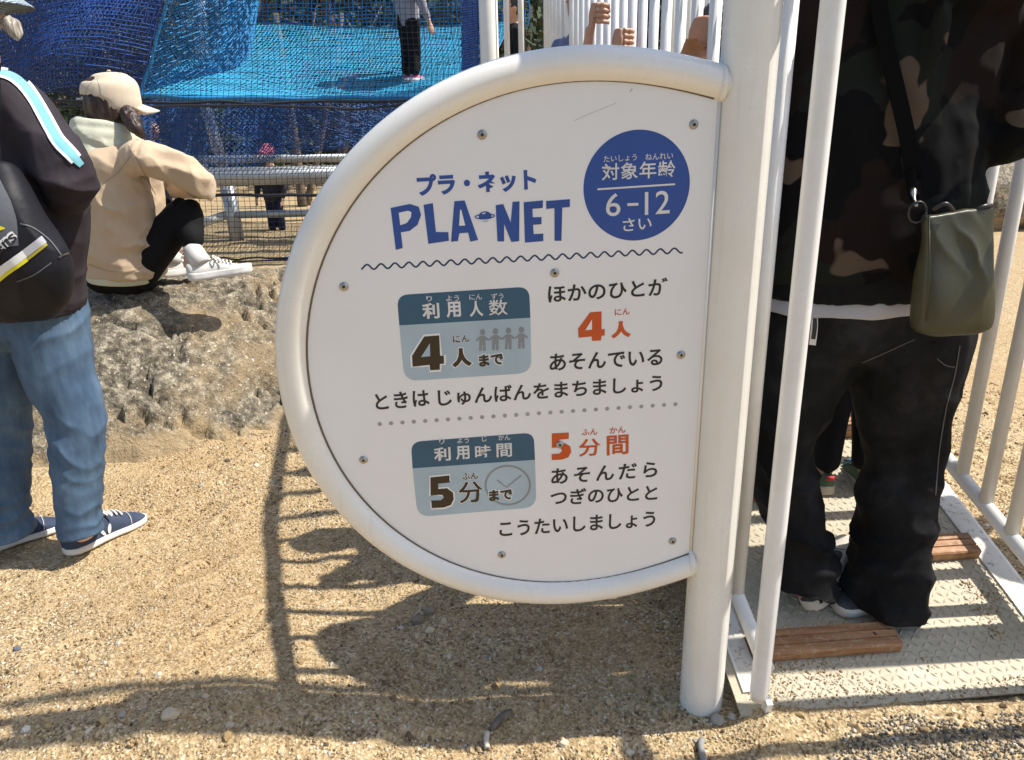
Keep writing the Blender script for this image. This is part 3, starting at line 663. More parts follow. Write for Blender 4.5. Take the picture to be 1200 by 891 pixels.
# ---------------------------------------------------------------- fences of the ramp
UP = Vector((0, 0, 1))
HR = 1.57
def fence(a, bars, r, b0, b1, label, endpost=None, hb=0.11, railr=0.0175):
    f = empty('bar_fence', rp(a, b0), RY); tag(f, label, 'fence')
    tube('bottom_rail', [tuple(rp(a, b0) + UP * hb), tuple(rp(a, b1) + UP * hb)], railr, M['white'], f, 16)
    tube('top_rail', [tuple(rp(a, b0 - .02) + UP * HR), tuple(rp(a, b1) + UP * HR)], 0.024, M['white'], f, 16)
    me = None
    for b in bars:
        p = rp(a, b)
        if me is None:
            o = tube('bar', [tuple(p + UP * (hb + .008)), tuple(p + UP * (HR - .01))], r, M['white'], f, 14); me = o; me0 = p
        else:
            o = me.copy(); COL.objects.link(o); o.location = p - me0
            o.matrix_parent_inverse = me.matrix_parent_inverse.copy()
            o.location = me.matrix_parent_inverse.inverted() @ (me.matrix_parent_inverse @ Vector((0, 0, 0))) + (p - me0)
    return f
fL = fence(0.055, [0.135 + 0.150 * k for k in range(26)], 0.0153, -0.07, RL - 0.03, 'long white bar fence up the left side of the ramp beside the sign post')
p = rp(0.040, -0.075)
tube('end_post', [tuple(p + UP * z) for z in np.r_[0.035, 0.0351, 0.06, np.linspace(.2, 3.2, 6)]], [.013, .018, .0208, .0208, .0208, .0208, .0208, .020, .018], M['white'], fL, 24)
slab('foot_tab', 0.050, 0.064, -0.090, -0.070, 0.0, 0.045, M['white'], fL, 0.003)
fR = fence(0.85, [0.261 - 0.117 * 4 + 0.117 * k for k in range(36)], 0.0178, -0.35, RL - 0.03, 'white bar fence standing on the right kerb of the ramp', railr=0.0205)
# matching thick post on the right-hand side of the entrance (its shadow crosses the foot of the ramp)
gp = empty('gate_post', rp(0.99, 0.045), 0); tag(gp, 'thick cream entrance post on the right-hand side of the ramp, opposite the sign', 'post')
b_ = rp(0.99, 0.045); b_.z = -.1
tube('post', [tuple(b_), tuple(b_ + UP * 1.0), tuple(b_ + UP * 2.05)], 0.049, M['cream'], gp, 32)
tube('shadow_mast', [tuple(b_ + UP * 2.04), tuple(b_ + UP * 3), tuple(b_ + UP * 4.0)], 0.019, M['cream'], gp, 16)  # unseen pole, added to throw another thin shadow line across the sand
# deck at the top of the ramp
D0 = rp(0, RL); DZ = D0.z
deck = empty('play_deck', (D0.x, D0.y, 0)); tag(deck, 'high cream steel deck at the head of the ramp behind the bars', 'deck')
bm = bmesh.new(); box_bm(bm, (D0.x + .35, D0.y + .75, DZ - .03), (1.0, 0, 0), (0, .75, 0), (0, 0, .03)); link('floor', bm_done(bm, 'floor', .004), M['ramp'], deck, smooth=False)
dp = at(571, 0, D0.y + .02)
for xx, yy in ((dp.x, dp.y), (D0.x + 1.2, D0.y + .1), (dp.x, dp.y + 1.35), (D0.x + 1.2, D0.y + 1.4)):
    tube('post', [(xx, yy, 0), (xx, yy, 1.5), (xx, yy, 3.4)], 0.056, M['cream'], deck, 24)
for px in (593, 610): 
    q = at(px, 0, D0.y + .02); tube('bar', [(q.x, q.y, DZ - .02), (q.x, q.y, 2.9)], 0.019, M['white'], deck, 14)
tube('top_rail', [(dp.x, dp.y, 2.9), (D0.x + .05, dp.y, 2.9)], 0.022, M['white'], deck, 14)
tube('bottom_rail', [(dp.x, dp.y, DZ + .08), (D0.x + .05, dp.y, DZ + .08)], 0.022, M['white'], deck, 14)

# ---------------------------------------------------------------- boulder
bx_, by_ = bx0, by0 + .03
def rock_h(x, y):
    P = np.stack([x, y, x * 0], -1).reshape(-1, 3)
    wob = 0.08 * fbm(P * 2.3, 3, 40).reshape(x.shape) + 0.015 * fbm(P * 11, 3, 47).reshape(x.shape)
    d = y - np.interp(x, bx_, by_) + wob
    wid = np.interp(x, [-2.4, -1.7, -1.2, -0.8, -0.4], [0.60, 0.66, 0.80, 0.95, 0.95])
    top = 0.585 + 0.07 * fbm(P * 1.1, 3, 44).reshape(x.shape)
    t = np.clip(d / wid, -0.3, 1.35)
    h = top * (1 - (1 - np.clip(t / 1.35, 0, 1)) ** 1.75)
    h = np.where(t < 0, t * 0.5, h)
    back = sst(y, 3.85, 4.6); h = h * (1 - back) - 0.1 * back
    right = sst(x, -0.5, 0.25); h = h * (1 - right) - 0.08 * right
    # facets, cracks and pits
    rid = 1 - np.abs(fbm(P * np.array([3.1, 5.2, 1]), 4, 50).reshape(x.shape))
    on = sst(h, 0.0, 0.12)
    h = h - on * 0.06 * sst(rid, 0.86, 1.0) + on * 0.030 * fbm(P * 3.0, 4, 60, 0.45).reshape(x.shape)
    st_ = fbm(P * 2.0, 2, 71).reshape(x.shape) + h * 5
    h = h + on * 0.022 * (np.floor(st_ * 1.6) / 1.6 - st_) * 0.8
    # worn seat where the woman sits
    return h + on * 0.006 * fbm(P * 38, 3, 80).reshape(x.shape)
x = N('granite'); v = x.co(); n1 = x.noise(v, 3.0, 6, .65); n2 = x.noise(v, 26, 5, .7); n3 = x.noise(v, 90, 3, .6); vo = x.vor(v, 60)
c = x.ramp(n2, [(0.30, (0.035, 0.03, 0.022)), (0.43, (0.10, 0.083, 0.058)), (0.55, (0.23, 0.195, 0.135)), (0.70, (0.48, 0.425, 0.32))])
c = x.mix(x.ramp(n1, [(0.50, (0, 0, 0)), (0.64, (0.65, 0.65, 0.65))]), c, (0.33, 0.235, 0.125, 1))
c = x.mix(x.ramp(n3, [(0.56, (0, 0, 0)), (0.66, (0.8, 0.8, 0.8))]), c, (0.06, 0.052, 0.042, 1))
c = x.mix(x.ramp(x.noise(v, 75, 3, .6), [(0.62, (0, 0, 0)), (0.68, (0.85, 0.85, 0.85))]), c, (0.62, 0.58, 0.48, 1))
geo_ = x.n('NewGeometry'); sz = x.n('SeparateXYZ'); x.l(geo_.outputs['Position'], sz.inputs[0]); zz_ = x.math('ADD', sz.outputs[2], x.math('MULTIPLY', n1, -0.25)); c = x.mix(x.ramp(zz_, [(0.0, (.6, .6, .6)), (0.03, (0, 0, 0))]), c, (0.40, 0.29, 0.155, 1))
x.base(c, 0.92); b1 = x.bump(n2, 0.8, 0.02); x.bump(n3, 0.7, 0.006, b1); M['granite'] = x.m
tag(link('boulder', grid_mesh('boulder', np.arange(-3.4, 0.3, 0.012), np.arange(2.5, 4.7, 0.012), rock_h), M['granite']), 'broad low weathered granite boulder that the woman in beige sits on', 'boulder')
def far_rock(cx, cy, sx, sy, sz, seed, label):
    bm = bmesh.new(); bmesh.ops.create_icosphere(bm, subdivisions=5, radius=1)
    V = np.array([q.co for q in bm.verts]); k = 1 + 0.28 * fbm(V * 1.1 + seed * 3.3, 4, seed) + 0.05 * fbm(V * 6, 3, seed + 5)
    for q, kk in zip(bm.verts, k): q.co = Vector((q.co.x * sx * kk + cx, q.co.y * sy * kk + cy, max(-.1, q.co.z * sz * kk + sz * .35)))
    me = bpy.data.meshes.new('boulder'); bm.to_mesh(me); bm.free(); tag(link('boulder', me, M['granite']), label, 'boulder')
far_rock(5.3, 8.6, 1.3, .7, .55, 3, 'grey boulder at the right edge beyond the ramp fence, under the camouflage sleeve')
far_rock(3.6, 9.6, 1.0, .6, .5, 5, 'grey boulder half hidden behind the legs of the man on the ramp')
far_rock(7.4, 9.2, 1.4, .8, .8, 9, 'tall boulder out at the far right of the sand')

# ---------------------------------------------------------------- net playground behind
def patch(P00, P10, P11, P01, sag=0, bulge=None):
    A, B, C_, D = map(lambda q: np.array(tuple(q)), (P00, P10, P11, P01))
    def f(u, v):
        u = np.asarray(u)[..., None]; v = np.asarray(v)[..., None]
        p = (1 - u) * (1 - v) * A + u * (1 - v) * B + u * v * C_ + (1 - u) * v * D
        p = p + np.concatenate([0 * u, 0 * u, -sag * 16 * u * (1 - u) * v * (1 - v)], -1)
        return p if bulge is None else p + bulge(u, v)
    return f
def net_mesh(name, f, nu, nv, r, seg=24, diag=False, wob=0.0, k=3, seed=1):
    acc = Acc(); rg = np.random.default_rng(seed)
    def add(us, vs):
        P = f(us, vs) + (rg.normal(0, wob, (len(us), 3)) if wob else 0); acc.tube(P, r, k, cap=False)
    if not diag:
        for i in range(nu + 1): add(np.full(seg, i / nu), np.linspace(0, 1, seg))
        for j in range(nv + 1): add(np.linspace(0, 1, seg), np.full(seg, j / nv))
    else:
        a = nv / nu
        for s_ in (1, -1):
            for i in range(-nv, nu + nv + 1):
                u0 = i / nu; t = np.linspace(0, 1, seg * 2); u = u0 + s_ * t * a
                m = (u >= 0) & (u <= 1)
                if m.sum() >= 3: add(u[m], t[m])
    return acc.mesh(name)
def netmat(name, c, rough=0.6):
    x = N(name); v = x.co(); x.base(x.mix(x.ramp(x.noise(v, 3, 3), [(0.35, (0, 0, 0)), (0.7, (1, 1, 1))]), tuple(q * 0.7 for q in c[:3]) + (1,), c), rough); return x.m
M['net_cyan'] = netmat('net_cyan', (0.03, 0.34, 0.58, 1)); M['net_blue'] = netmat('net_blue', (0.014, 0.075, 0.32, 1)); M['net_mid'] = netmat('net_mid', (0.02, 0.25, 0.56, 1))
M['net_skirt'] = netmat('net_skirt', (0.03, 0.13, 0.42, 1)); M['net_black'] = netmat('net_black', (0.02, 0.022, 0.03, 1)); M['galv'] = flat('galvanised', (0.42, 0.44, 0.46, 1), 0.42, Metallic=0.55)
M['galv_white'] = flat('worn_white_steel', (0.6, 0.6, 0.58, 1), 0.5)
play = empty('net_playground', (-3, 7.5, 0)); tag(play, 'big net climbing frame of grey steel pipes hung with cyan and dark blue nets', 'play structure')
YF = 6.7
# sloping cyan hammock floor, its cupped left side and the dark outer walls
fl = patch(at(165, 112, YF), at(572, 114, YF), at(590, 28, 9.4), at(292, 30, 9.4), 0.22, lambda u, v: np.concatenate([0.03 * np.sin(9 * v), 0 * u, 0.05 * np.sin(5 * u + 2) * np.sin(7 * v)], -1))
link('hammock_floor', net_mesh('hammock_floor', fl, 74, 62, 0.0060, 26, wob=.0022), M['net_cyan'], play)['kind'] = 'stuff'
def cup(u, v): return np.concatenate([0.0 * u, 0 * u, 0 * u], -1) - np.array([0, 0, 0.28]) * (u * (1 - u) * 4) * (0.4 + v)
sd = patch(at(165, 112, YF), at(292, 30, 9.4), at(300, -70, 9.4), at(214, -70, YF), 0, lambda u, v: (u * (1 - u)) * 4 * np.array([0.25, 0, -0.30]))
link('side_net', net_mesh('side_net', sd, 62, 44, 0.006, 24, diag=True, wob=.004), M['net_mid'], play)['kind'] = 'stuff'
bk = patch(at(292, 32, 9.4), at(620, 30, 9.4), at(620, -80, 9.4), at(292, -80, 9.4), 0)
link('back_net', net_mesh('back_net', bk, 62, 24, 0.006, 12, wob=.006), M['net_mid'], play)['kind'] = 'stuff'
# loose dark blue wall: two crumpled layers on the left
for k_, (yy, sg, rr_, mt) in enumerate(((7.4, 3, .0065, 'net_blue'), (8.6, 5, .007, 'net_blue'), (8.0, 6, .004, 'net_black'))):
    wl = patch(at(-120, 150 - 10 * k_, yy), at(163 + 6 * k_, 116, yy), at(212, -90, yy), at(-120, -90, yy), 0.0, lambda u, v, s_=k_: np.concatenate([0.06 * np.sin(7 * v + s_) * np.cos(5 * u), 0.25 * np.sin(6 * u + s_) * np.sin(4 * v + 1), -0.16 * np.sin(4 * u * 3.14 / 2 + s_) * (1 - v)], -1))
    link('wall_net', net_mesh('wall_net', wl, 66, 42, rr_, 22, diag=(k_ == 1), wob=.004, seed=k_ + 5), M[mt], play)['kind'] = 'stuff'
# dark blue skirts hanging under the floor
for k_, (a_, b_, yy) in enumerate((((150, 118), (330, 190), 7.6), ((255, 118), (575, 168), 8.4), ((270, 118), (575, 178), 9.6), ((100, 115), (250, 205), 9.0))):
    sk = patch(at(a_[0], b_[1], yy), at(b_[0], b_[1] - 8 * (k_ % 2), yy), at(b_[0], a_[1], yy), at(a_[0], a_[1], yy), 0, lambda u, v, s_=k_: np.concatenate([0 * u, 0.2 * np.sin(9 * u + s_), 0.10 * np.sin(7 * u + 2 * s_) * (1 - v)], -1))
    link('skirt_net', net_mesh('skirt_net', sk, 42, 16 + 8 * (k_ == 3), 0.0046, 14, diag=True, wob=.005, seed=k_ + 15), M['net_skirt'], play)['kind'] = 'stuff'
rgt = patch(at(540, 118, 7.6), at(563, 110, YF + .1), at(563, -60, YF + .1), at(540, -60, 7.6))
link('edge_net', net_mesh('edge_net', rgt, 14, 30, 0.007, 10, diag=True), M['net_blue'], play)['kind'] = 'stuff'
# fine black front net and its ropes
fr = patch(at(-60, 306, 6.3), at(566, 306, 6.3), at(562, -40, 6.3), at(-60, -40, 6.3), 0, lambda u, v: np.concatenate([0.015 * np.sin(12 * v), 0.05 * np.sin(7 * u) * np.sin(5 * v), 0.015 * np.sin(9 * u)], -1))
link('front_net', net_mesh('front_net', fr, 94, 52, 0.0021, 20, wob=.002), M['net_black'], play)['kind'] = 'stuff'
def rope(p, q, Y, r, m='net_black', n=14, sag=0.02, wob=.006):
    A, B = np.array(tuple(at(*p, Y))), np.array(tuple(at(*q, Y))); t = np.linspace(0, 1, n)[:, None]
    P = A * (1 - t) + B * t; P[:, 2] -= sag * 4 * (t * (1 - t))[:, 0]; P += np.random.default_rng(int(p[1])).normal(0, wob, P.shape) * [.3, .3, 1]
    return tube('rope', spline(P, n * 3), r, M[m], play, 8)
rope((60, 118), (575, 116), 6.28, .011); rope((60, 124), (575, 121), 6.26, .009, wob=.012); rope((150, 113), (575, 112), YF, .018, 'net_mid')
rope((60, 231), (420, 227), 6.3, .013, sag=.01); rope((250, 303), (420, 297), 6.3, .008); rope((165, 112), (214, -60), YF, .014, 'net_mid', sag=.0)
rope((0, 306), (420, 304), 6.28, .007)
def pipe(p, q, Y0, Y1, r, m='galv'):
    return tube('pipe', [tuple(at(*p, Y0)), tuple(at(*q, Y1))], r, M[m], play, 20)
pipe((60, 212), (470, 203), 7.3, 7.3, 0.083); pipe((60, 190), (470, 184), 8.2, 8.2, 0.042); pipe((272, 252), (470, 247), 8.0, 8.0, 0.038)
g0 = gnd(280, 291); pipe((266, 215), (280, 291), g0.y, g0.y, 0.072)
pipe((238, 261), (266, 252), g0.y - .1, g0.y, 0.045, 'galv_white'); pipe((222, 285), (240, 262), g0.y - .1, g0.y - .1, .02, 'galv')
pipe((229, -60), (240, 64), 8.0, 8.0, 0.045, 'galv_white')
q = at(247, 67, 7.95); bm = bmesh.new(); box_bm(bm, q, (.10, 0, 0), (0, .05, 0), (0, 0, .012)); link('bracket', bm_done(bm, 'bracket', .003), M['galv_white'], play, smooth=False)
pipe((238, 112), (262, 200), 8.6, 8.6, .06, 'galv'); pipe((90, 117), (110, 113), 6.4, 6.4, .012, 'galv_white')
pipe((566, -60), (566, 130), 6.9, 6.9, .03, 'galv')
conc = flat('pale_concrete', (0.55, 0.52, 0.44, 1), 0.9, (30, .4, .004))
bm = bmesh.new(); box_bm(bm, (g0.x + .28, g0.y - .05, .02), (.42, 0, 0), (0, .22, 0), (0, 0, .03)); link('footing', bm_done(bm, 'footing', .01), conc, play, smooth=False)
# blue kerb pipe along the ground in front of the net
kb = tube('kerb_pipe', [tuple(gnd(282, 303, .04)), tuple(gnd(440, 312, .04))], 0.045, M['net_mid'].copy(), None, 12); kb.data.materials[0] = flat('faded_blue', (0.16, 0.28, 0.42, 1), .6)
tag(kb, 'faded blue pipe lying on the sand below the black net', 'kerb')
mat_b = flat('black_rubber', (0.02, 0.02, 0.025, 1), .8)
m0 = gnd(285, 276); bm = bmesh.new(); box_bm(bm, (m0.x + 1.6, m0.y + .25, .015), (1.7, 0, 0), (0, .22, 0), (0, 0, .012)); tag(link('rubber_mat', bm_done(bm, 'rubber_mat', .004), mat_b, None, smooth=False), 'dark rubber mat on the sand behind the front pipes', 'mat')

# ---------------------------------------------------------------- trees and wood behind
x = N('bark'); v = x.co((1, 1, .25)); n_ = x.noise(v, 22, 5, .65); x.base(x.ramp(n_, [(0.35, (0.05, 0.04, 0.03)), (0.7, (0.24, 0.19, 0.14))]), 0.95); x.bump(n_, .6, .02); M['bark'] = x.m
def leafmat(name, a, b):
    x = N(name); v = x.co(); x.base(x.ramp(x.noise(v, 7, 3), [(0.3, a), (0.7, b)]), 0.75); x.b.inputs['Subsurface Weight'].default_value = 0.0; return x.m
LM = [leafmat('leaf_dark', (0.015, 0.028, 0.012, 1), (0.05, 0.075, 0.03, 1)), leafmat('leaf_green', (0.03, 0.05, 0.018, 1), (0.085, 0.11, 0.04, 1)), leafmat('leaf_brown', (0.05, 0.035, 0.02, 1), (0.13, 0.085, 0.045, 1))]
def tree(x0, y0, h, cr, label, seed, mi, low=0.35, n=3800):
    rg = np.random.default_rng(seed); t = empty('tree', (x0, y0, 0)); tag(t, label, 'tree', 'trees behind the net playground')
    acc = Acc(); trunk = spline([(x0, y0, -.1), (x0 + rg.normal(0, .1), y0, h * .35), (x0 + rg.normal(0, .25), y0 + .1, h * .85)], 12)
    acc.tube(trunk, np.linspace(.16, .04, 12), 10); tips = []
    for i in range(11):
        b = trunk[3 + i % 8]; a = rg.uniform(0, 6.28); L = cr * rg.uniform(.6, 1); e = b + [math.cos(a) * L, math.sin(a) * L, rg.uniform(.1, .9) * L]
        P = spline([b, (b + e) / 2 + [0, 0, .15 * L], e], 7); acc.tube(P, np.linspace(.055, .012, 7), 6); tips += [P[3], P[5], P[6]]
    link('trunk', acc.mesh('trunk'), M['bark'], t)
    tips = np.array(tips); cc = tips[rg.integers(0, len(tips), 70)] + rg.normal(0, cr * .33, (70, 3)); cc[:, 2] = np.clip(cc[:, 2], h * low, None)
    rad_ = rg.uniform(.18, .5, 70) * cr * .6; ci = rg.integers(0, 70, n); d = rg.normal(0, 1, (n, 3)); d /= np.linalg.norm(d, axis=1)[:, None]
    C_ = cc[ci] + d * (rad_[ci] * rg.uniform(.5, 1, n) ** .5)[:, None]
    u = rg.normal(0, 1, (n, 3)); u /= np.linalg.norm(u, axis=1)[:, None]; w = np.cross(u, rg.normal(0, 1, (n, 3))); w /= np.linalg.norm(w, axis=1)[:, None]
    s_ = rg.uniform(.05, .12, n)[:, None]; V = np.stack([C_ - u * s_, C_ + w * s_ * .5, C_ + u * s_, C_ - w * s_ * .5], 1).reshape(-1, 3)
    link('crown', np_mesh('crown', V, np.arange(4 * n).reshape(-1, 4)), LM[mi], t, smooth=False)
tl = ['dense dark tree at the far left behind the navy net', 'dark leafy tree behind the navy net, above the seated woman', 'brownish thin tree behind the left half of the cyan net', 'dark tree behind the middle of the cyan net floor', 'green tree behind the child on the cyan net', 'dark tree behind the right edge of the cyan net', 'dark tree behind the white bars above the sign', 'green tree behind the man in camouflage', 'dark tree out beyond the right-hand boulders', 'tall dark tree far right beyond the fence', 'low dark tree out at the far left']
for i, (xx, yy, h, cr) in enumerate(((-8.6, 15, 5.5, 2.3), (-6.6, 14, 5.2, 2.2), (-5.0, 16.5, 6, 2.4), (-3.2, 15.5, 6, 2.4), (-1.5, 17, 6.2, 2.5), (.4, 15.6, 6, 2.4), (2.4, 17, 6.2, 2.5), (4.6, 16, 6.4, 2.6), (7.4, 17, 6.4, 2.6), (10.5, 18, 7, 2.8), (-11.5, 17, 6, 2.6))):
    tree(xx, yy, h, cr, tl[i], 100 + i, (0, 0, 2, 0, 1, 0, 0, 1, 0, 0, 0)[i], .12)
# wooded bank closing the view
def bank_h(x_, y_): return 6.5 * sst(y_, 19, 27) + 0.5 * fbm(np.stack([x_ * .5, y_ * .5, x_ * 0], -1).reshape(-1, 3), 4, 7).reshape(x_.shape) * sst(y_, 19, 22) - .2
x = N('wooded_bank'); v = x.co(); n_ = x.noise(v, 2.2, 8, .75); x.base(x.ramp(n_, [(0.38, (0.012, 0.014, 0.01)), (0.55, (0.04, 0.042, 0.024)), (0.7, (0.13, 0.11, 0.07))]), 1.0); x.bump(n_, 1, .3); M['bank'] = x.m
tag(link('wooded_bank', grid_mesh('wooded_bank', np.linspace(-50, 50, 120), np.linspace(18.5, 45, 50), bank_h), M['bank']), kind='structure')
rg = np.random.default_rng(77); n = 30000; X_ = rg.uniform(-26, 26, n); Y_ = rg.uniform(19, 27, n); Z_ = bank_h(X_, Y_) + rg.uniform(0, 1.1, n) ** 2
u = rg.normal(0, 1, (n, 3)); w = rg.normal(0, 1, (n, 3)); u /= np.linalg.norm(u, axis=1)[:, None]; w = np.cross(u, w); w /= np.linalg.norm(w, axis=1)[:, None]; C_ = np.stack([X_, Y_, Z_], -1); s_ = rg.uniform(.08, .22, n)[:, None]
tag(link('undergrowth', np_mesh('undergrowth', np.stack([C_ - u * s_, C_ + w * s_ * .6, C_ + u * s_, C_ - w * s_ * .6], 1).reshape(-1, 3), np.arange(4 * n).reshape(-1, 4)), LM[0], None, smooth=False), 'dark undergrowth covering the bank behind the trees', kind='stuff')
for (p, q, yy, r, lb) in (((338, 118), (346, 172), 11, .07, 'thin bare tree trunk leaning right, seen below the cyan net'), ((371, 118), (355, 172), 11.2, .055, 'thin bare tree trunk leaning left, seen below the cyan net')):
    A, B = at(*q, yy), at(*p, yy); B = B + (B - A) * 1.8; A = A + (A - B) * .12; A.z = -.1
    t = empty('bare_tree', (A.x, A.y, 0)); tag(t, lb, 'tree'); tube('trunk', spline([tuple(A), tuple((A + B) / 2 + Vector((.03, 0, 0))), tuple(B)], 10), np.linspace(r, r * .5, 10), M['bark'], t, 10)
    tube('branch', spline([tuple(A * .5 + B * .5), tuple(A * .3 + B * .7 + Vector((.25, .1, .1))), tuple(B + Vector((.5, .2, .1)))], 8), np.linspace(r * .4, r * .15, 8), M['bark'], t, 8)

# ---------------------------------------------------------------- people: limbs lofted, fused by a voxel remesh, then creased
def loft(pts, seg=6, k=20):
    """pts: (point, r_side, r_depth) ; side axis given by 4th item or default"""
    C0 = np.array([tuple(p[0]) for p in pts], float); r1 = np.array([p[1] for p in pts], float); r2 = np.array([p[2] for p in pts], float)
    n = max(2, seg * (len(pts) - 1) + 1); P = spline(C0, n)
    R1 = spline(np.stack([r1, r1, r1], 1), n)[:, 0]; R2 = spline(np.stack([r2, r2, r2], 1), n)[:, 0]
    return P, np.clip(R1, .002, None), np.clip(R2, .002, None)
def limb(acc, pts, side=(1, 0, 0), seg=6, k=20, power=2.0, ends=(.55, .55)):
    P, R1, R2 = loft(pts, seg)
    T = np.gradient(P, axis=0); T /= np.linalg.norm(T, axis=1)[:, None]
    s0 = np.array(tuple(side), float)
    S_ = s0 - T * (T @ s0)[:, None]; S_ /= np.linalg.norm(S_, axis=1)[:, None]; B = np.cross(T, S_)
    # rounded caps
    def cap(i, sg):
        out = []
        for a in (0.35, 0.7, 0.93, 1.0):
            m = math.sqrt(max(0, 1 - a * a)); out.append((P[i] + sg * T[i] * min(R1[i], R2[i]) * (ends[0] if sg < 0 else ends[1]) * a, R1[i] * m + 1e-4, R2[i] * m + 1e-4, S_[i], B[i]))
        return out
    rings = cap(0, -1)[::-1] + [(P[i], R1[i], R2[i], S_[i], B[i]) for i in range(len(P))] + cap(-1, 1)
    a = np.linspace(0, 2 * np.pi, k, endpoint=False); c_ = np.sign(np.cos(a)) * np.abs(np.cos(a)) ** (2 / power); d_ = np.sign(np.sin(a)) * np.abs(np.sin(a)) ** (2 / power)
    V = np.array([p + r * c_[:, None] * s + q * d_[:, None] * b for p, r, q, s, b in rings]).reshape(-1, 3)
    n = len(rings); i = np.arange(n - 1)[:, None] * k; j = np.arange(k)[None]; j2 = (j + 1) % k
    acc.add(V, np.stack([i + j, i + j2, i + k + j2, i + k + j], -1).reshape(-1, 4)); return acc
def fuse(name, acc, voxel, smooth=6, folds=None, mat=None, parent=None, sf=0.6):
    """folds(P, Nrm) -> displacement along the normal"""
    me = acc.mesh('raw'); bm = bmesh.new(); bm.from_mesh(me); bmesh.ops.holes_fill(bm, edges=[e for e in bm.edges if e.is_boundary], sides=64)
    bmesh.ops.recalc_face_normals(bm, faces=bm.faces); bm.to_mesh(me); bm.free()
    o = bpy.data.objects.new('raw', me); COL.objects.link(o)
    m = o.modifiers.new('r', 'REMESH'); m.mode = 'VOXEL'; m.voxel_size = voxel
    s_ = o.modifiers.new('s', 'SMOOTH'); s_.iterations = smooth; s_.factor = sf
    dg = bpy.context.evaluated_depsgraph_get(); e = o.evaluated_get(dg); me2 = bpy.data.meshes.new_from_object(e); me2.name = name
    bpy.data.objects.remove(o)
    if folds is not None:
        n = len(me2.vertices); co = np.empty(n * 3, np.float32); me2.vertices.foreach_get('co', co); co = co.reshape(-1, 3).astype(float)
        nr = np.array([v_.vector for v_ in me2.vertex_normals]) if n else co
        d = folds(co, nr); co = co + nr * d[:, None]
        me2.vertices.foreach_set('co', co.astype(np.float32).ravel()); me2.update()
    return link(name, me2, mat, parent)
def ridged(P, s=0, o=3): return 1 - 2 * np.abs(fbm(P, o, s, .5))
def crease(P, c, rad, amp, axis, freq, warp=1.0, seed=0):
    """compressed-cloth folds: ridges running across `axis` within rad of c"""
    c = np.array(tuple(c)); ax = np.array(tuple(axis), float); ax /= np.linalg.norm(ax)
    d = P - c; w = np.exp(-(np.linalg.norm(d / rad, axis=1) ** 2)); ph = d @ ax * freq + warp * 3.4 * vnoise(P * 6, seed) + warp * 1.3 * vnoise(P * 17, seed + 1)
    return w * amp * (.9 - 1.6 * np.abs(np.sin(ph * .6)) ** .75) * (.45 + 1.1 * np.abs(vnoise(P * 11, seed + 3)))
def gfold(P, amp, sc, seed, st=(1, 1, .35)): return amp * 1.2 * (1 - 2 * np.abs(fbm(P * np.array(st) * sc, 3, seed, .33)) - .4)
from mathutils.bvhtree import BVHTree
def surf(o, px, py, off=0.002):          # point on the surface of o seen at a place of the photograph, lifted by off
    me = o.data; key = o.name
    if not hasattr(surf, 'c'): surf.c = {}
    if key not in surf.c: surf.c[key] = BVHTree.FromPolygons([v_.co.copy() for v_ in me.vertices], [tuple(p.vertices) for p in me.polygons])
    r = Vector(ray(px, py)).normalized(); h = surf.c[key].ray_cast(Vector((0, 0, CAM_H)), r)
    return None if h[0] is None else (h[0] + (h[1] if h[1].dot(r) < 0 else -h[1]) * off, h[1])
def ribbon(name, o, path, w, mat, parent, off=.0025, n=40):     # band sewn on a garment along a path, w in photograph pixels
    P2 = spline([(a, b, 0) for a, b in path], n)[:, :2]; vs, fs = [], []
    T = np.gradient(P2, axis=0); T /= np.linalg.norm(T, axis=1)[:, None]; Nn = np.stack([-T[:, 1], T[:, 0]], 1)
    W_ = np.interp(np.linspace(0, 1, n), np.linspace(0, 1, len(w)), w) if hasattr(w, '__len__') else np.full(n, w)
    prev = None
    for i in range(n):
        row = []
        for t in (-.5, -.17, .17, .5):
            q = surf(o, *(P2[i] + Nn[i] * W_[i] * t), off)
            row.append(q[0] if q else None)
        if all(row): idx = list(range(len(vs), len(vs) + 4)); vs += row
        else: idx = None
        if idx and prev: fs += [(prev[k], prev[k + 1], idx[k + 1], idx[k]) for k in range(3)]
        prev = idx
    me = py_mesh(name, [tuple(v_) for v_ in vs], fs); return link(name, me, mat, parent)
def V3(*a): return Vector(a)
def skin(name, c):
    x = N(name); v = x.co(); n_ = x.noise(v, 14, 4, .6)
    x.base(x.mix(x.ramp(n_, [(0.35, (0, 0, 0)), (0.7, (1, 1, 1))]), tuple(q * .82 for q in c[:3]) + (1,), c), .5); x.b.inputs['Subsurface Weight'].default_value = .08
    x.b.inputs['Subsurface Radius'].default_value = (.01, .004, .002); x.bump(x.noise(v, 320, 3), .2, .0006); return x.m
M['skin'] = skin('skin', (0.55, 0.30, 0.19, 1)); M['skin_tan'] = skin('skin_tan', (0.50, 0.25, 0.135, 1)); M['skin_pale'] = skin('skin_pale', (0.66, 0.42, 0.31, 1))
def hairmat(name, c, c2):
    x = N(name); v = x.co((1, 1, .12)); n_ = x.noise(v, 160, 3, .6); x.base(x.ramp(n_, [(.35, c), (.7, c2)]), .42); x.bump(n_, .8, .004); return x.m
M['hair_brown'] = hairmat('hair_brown', (0.018, 0.009, 0.006, 1), (0.065, 0.032, 0.02, 1)); M['hair_black'] = hairmat('hair_black', (0.006, 0.005, 0.005, 1), (0.03, 0.025, 0.022, 1)); M['hair_grey'] = hairmat('hair_grey', (0.16, 0.13, 0.10, 1), (0.5, 0.44, 0.36, 1))

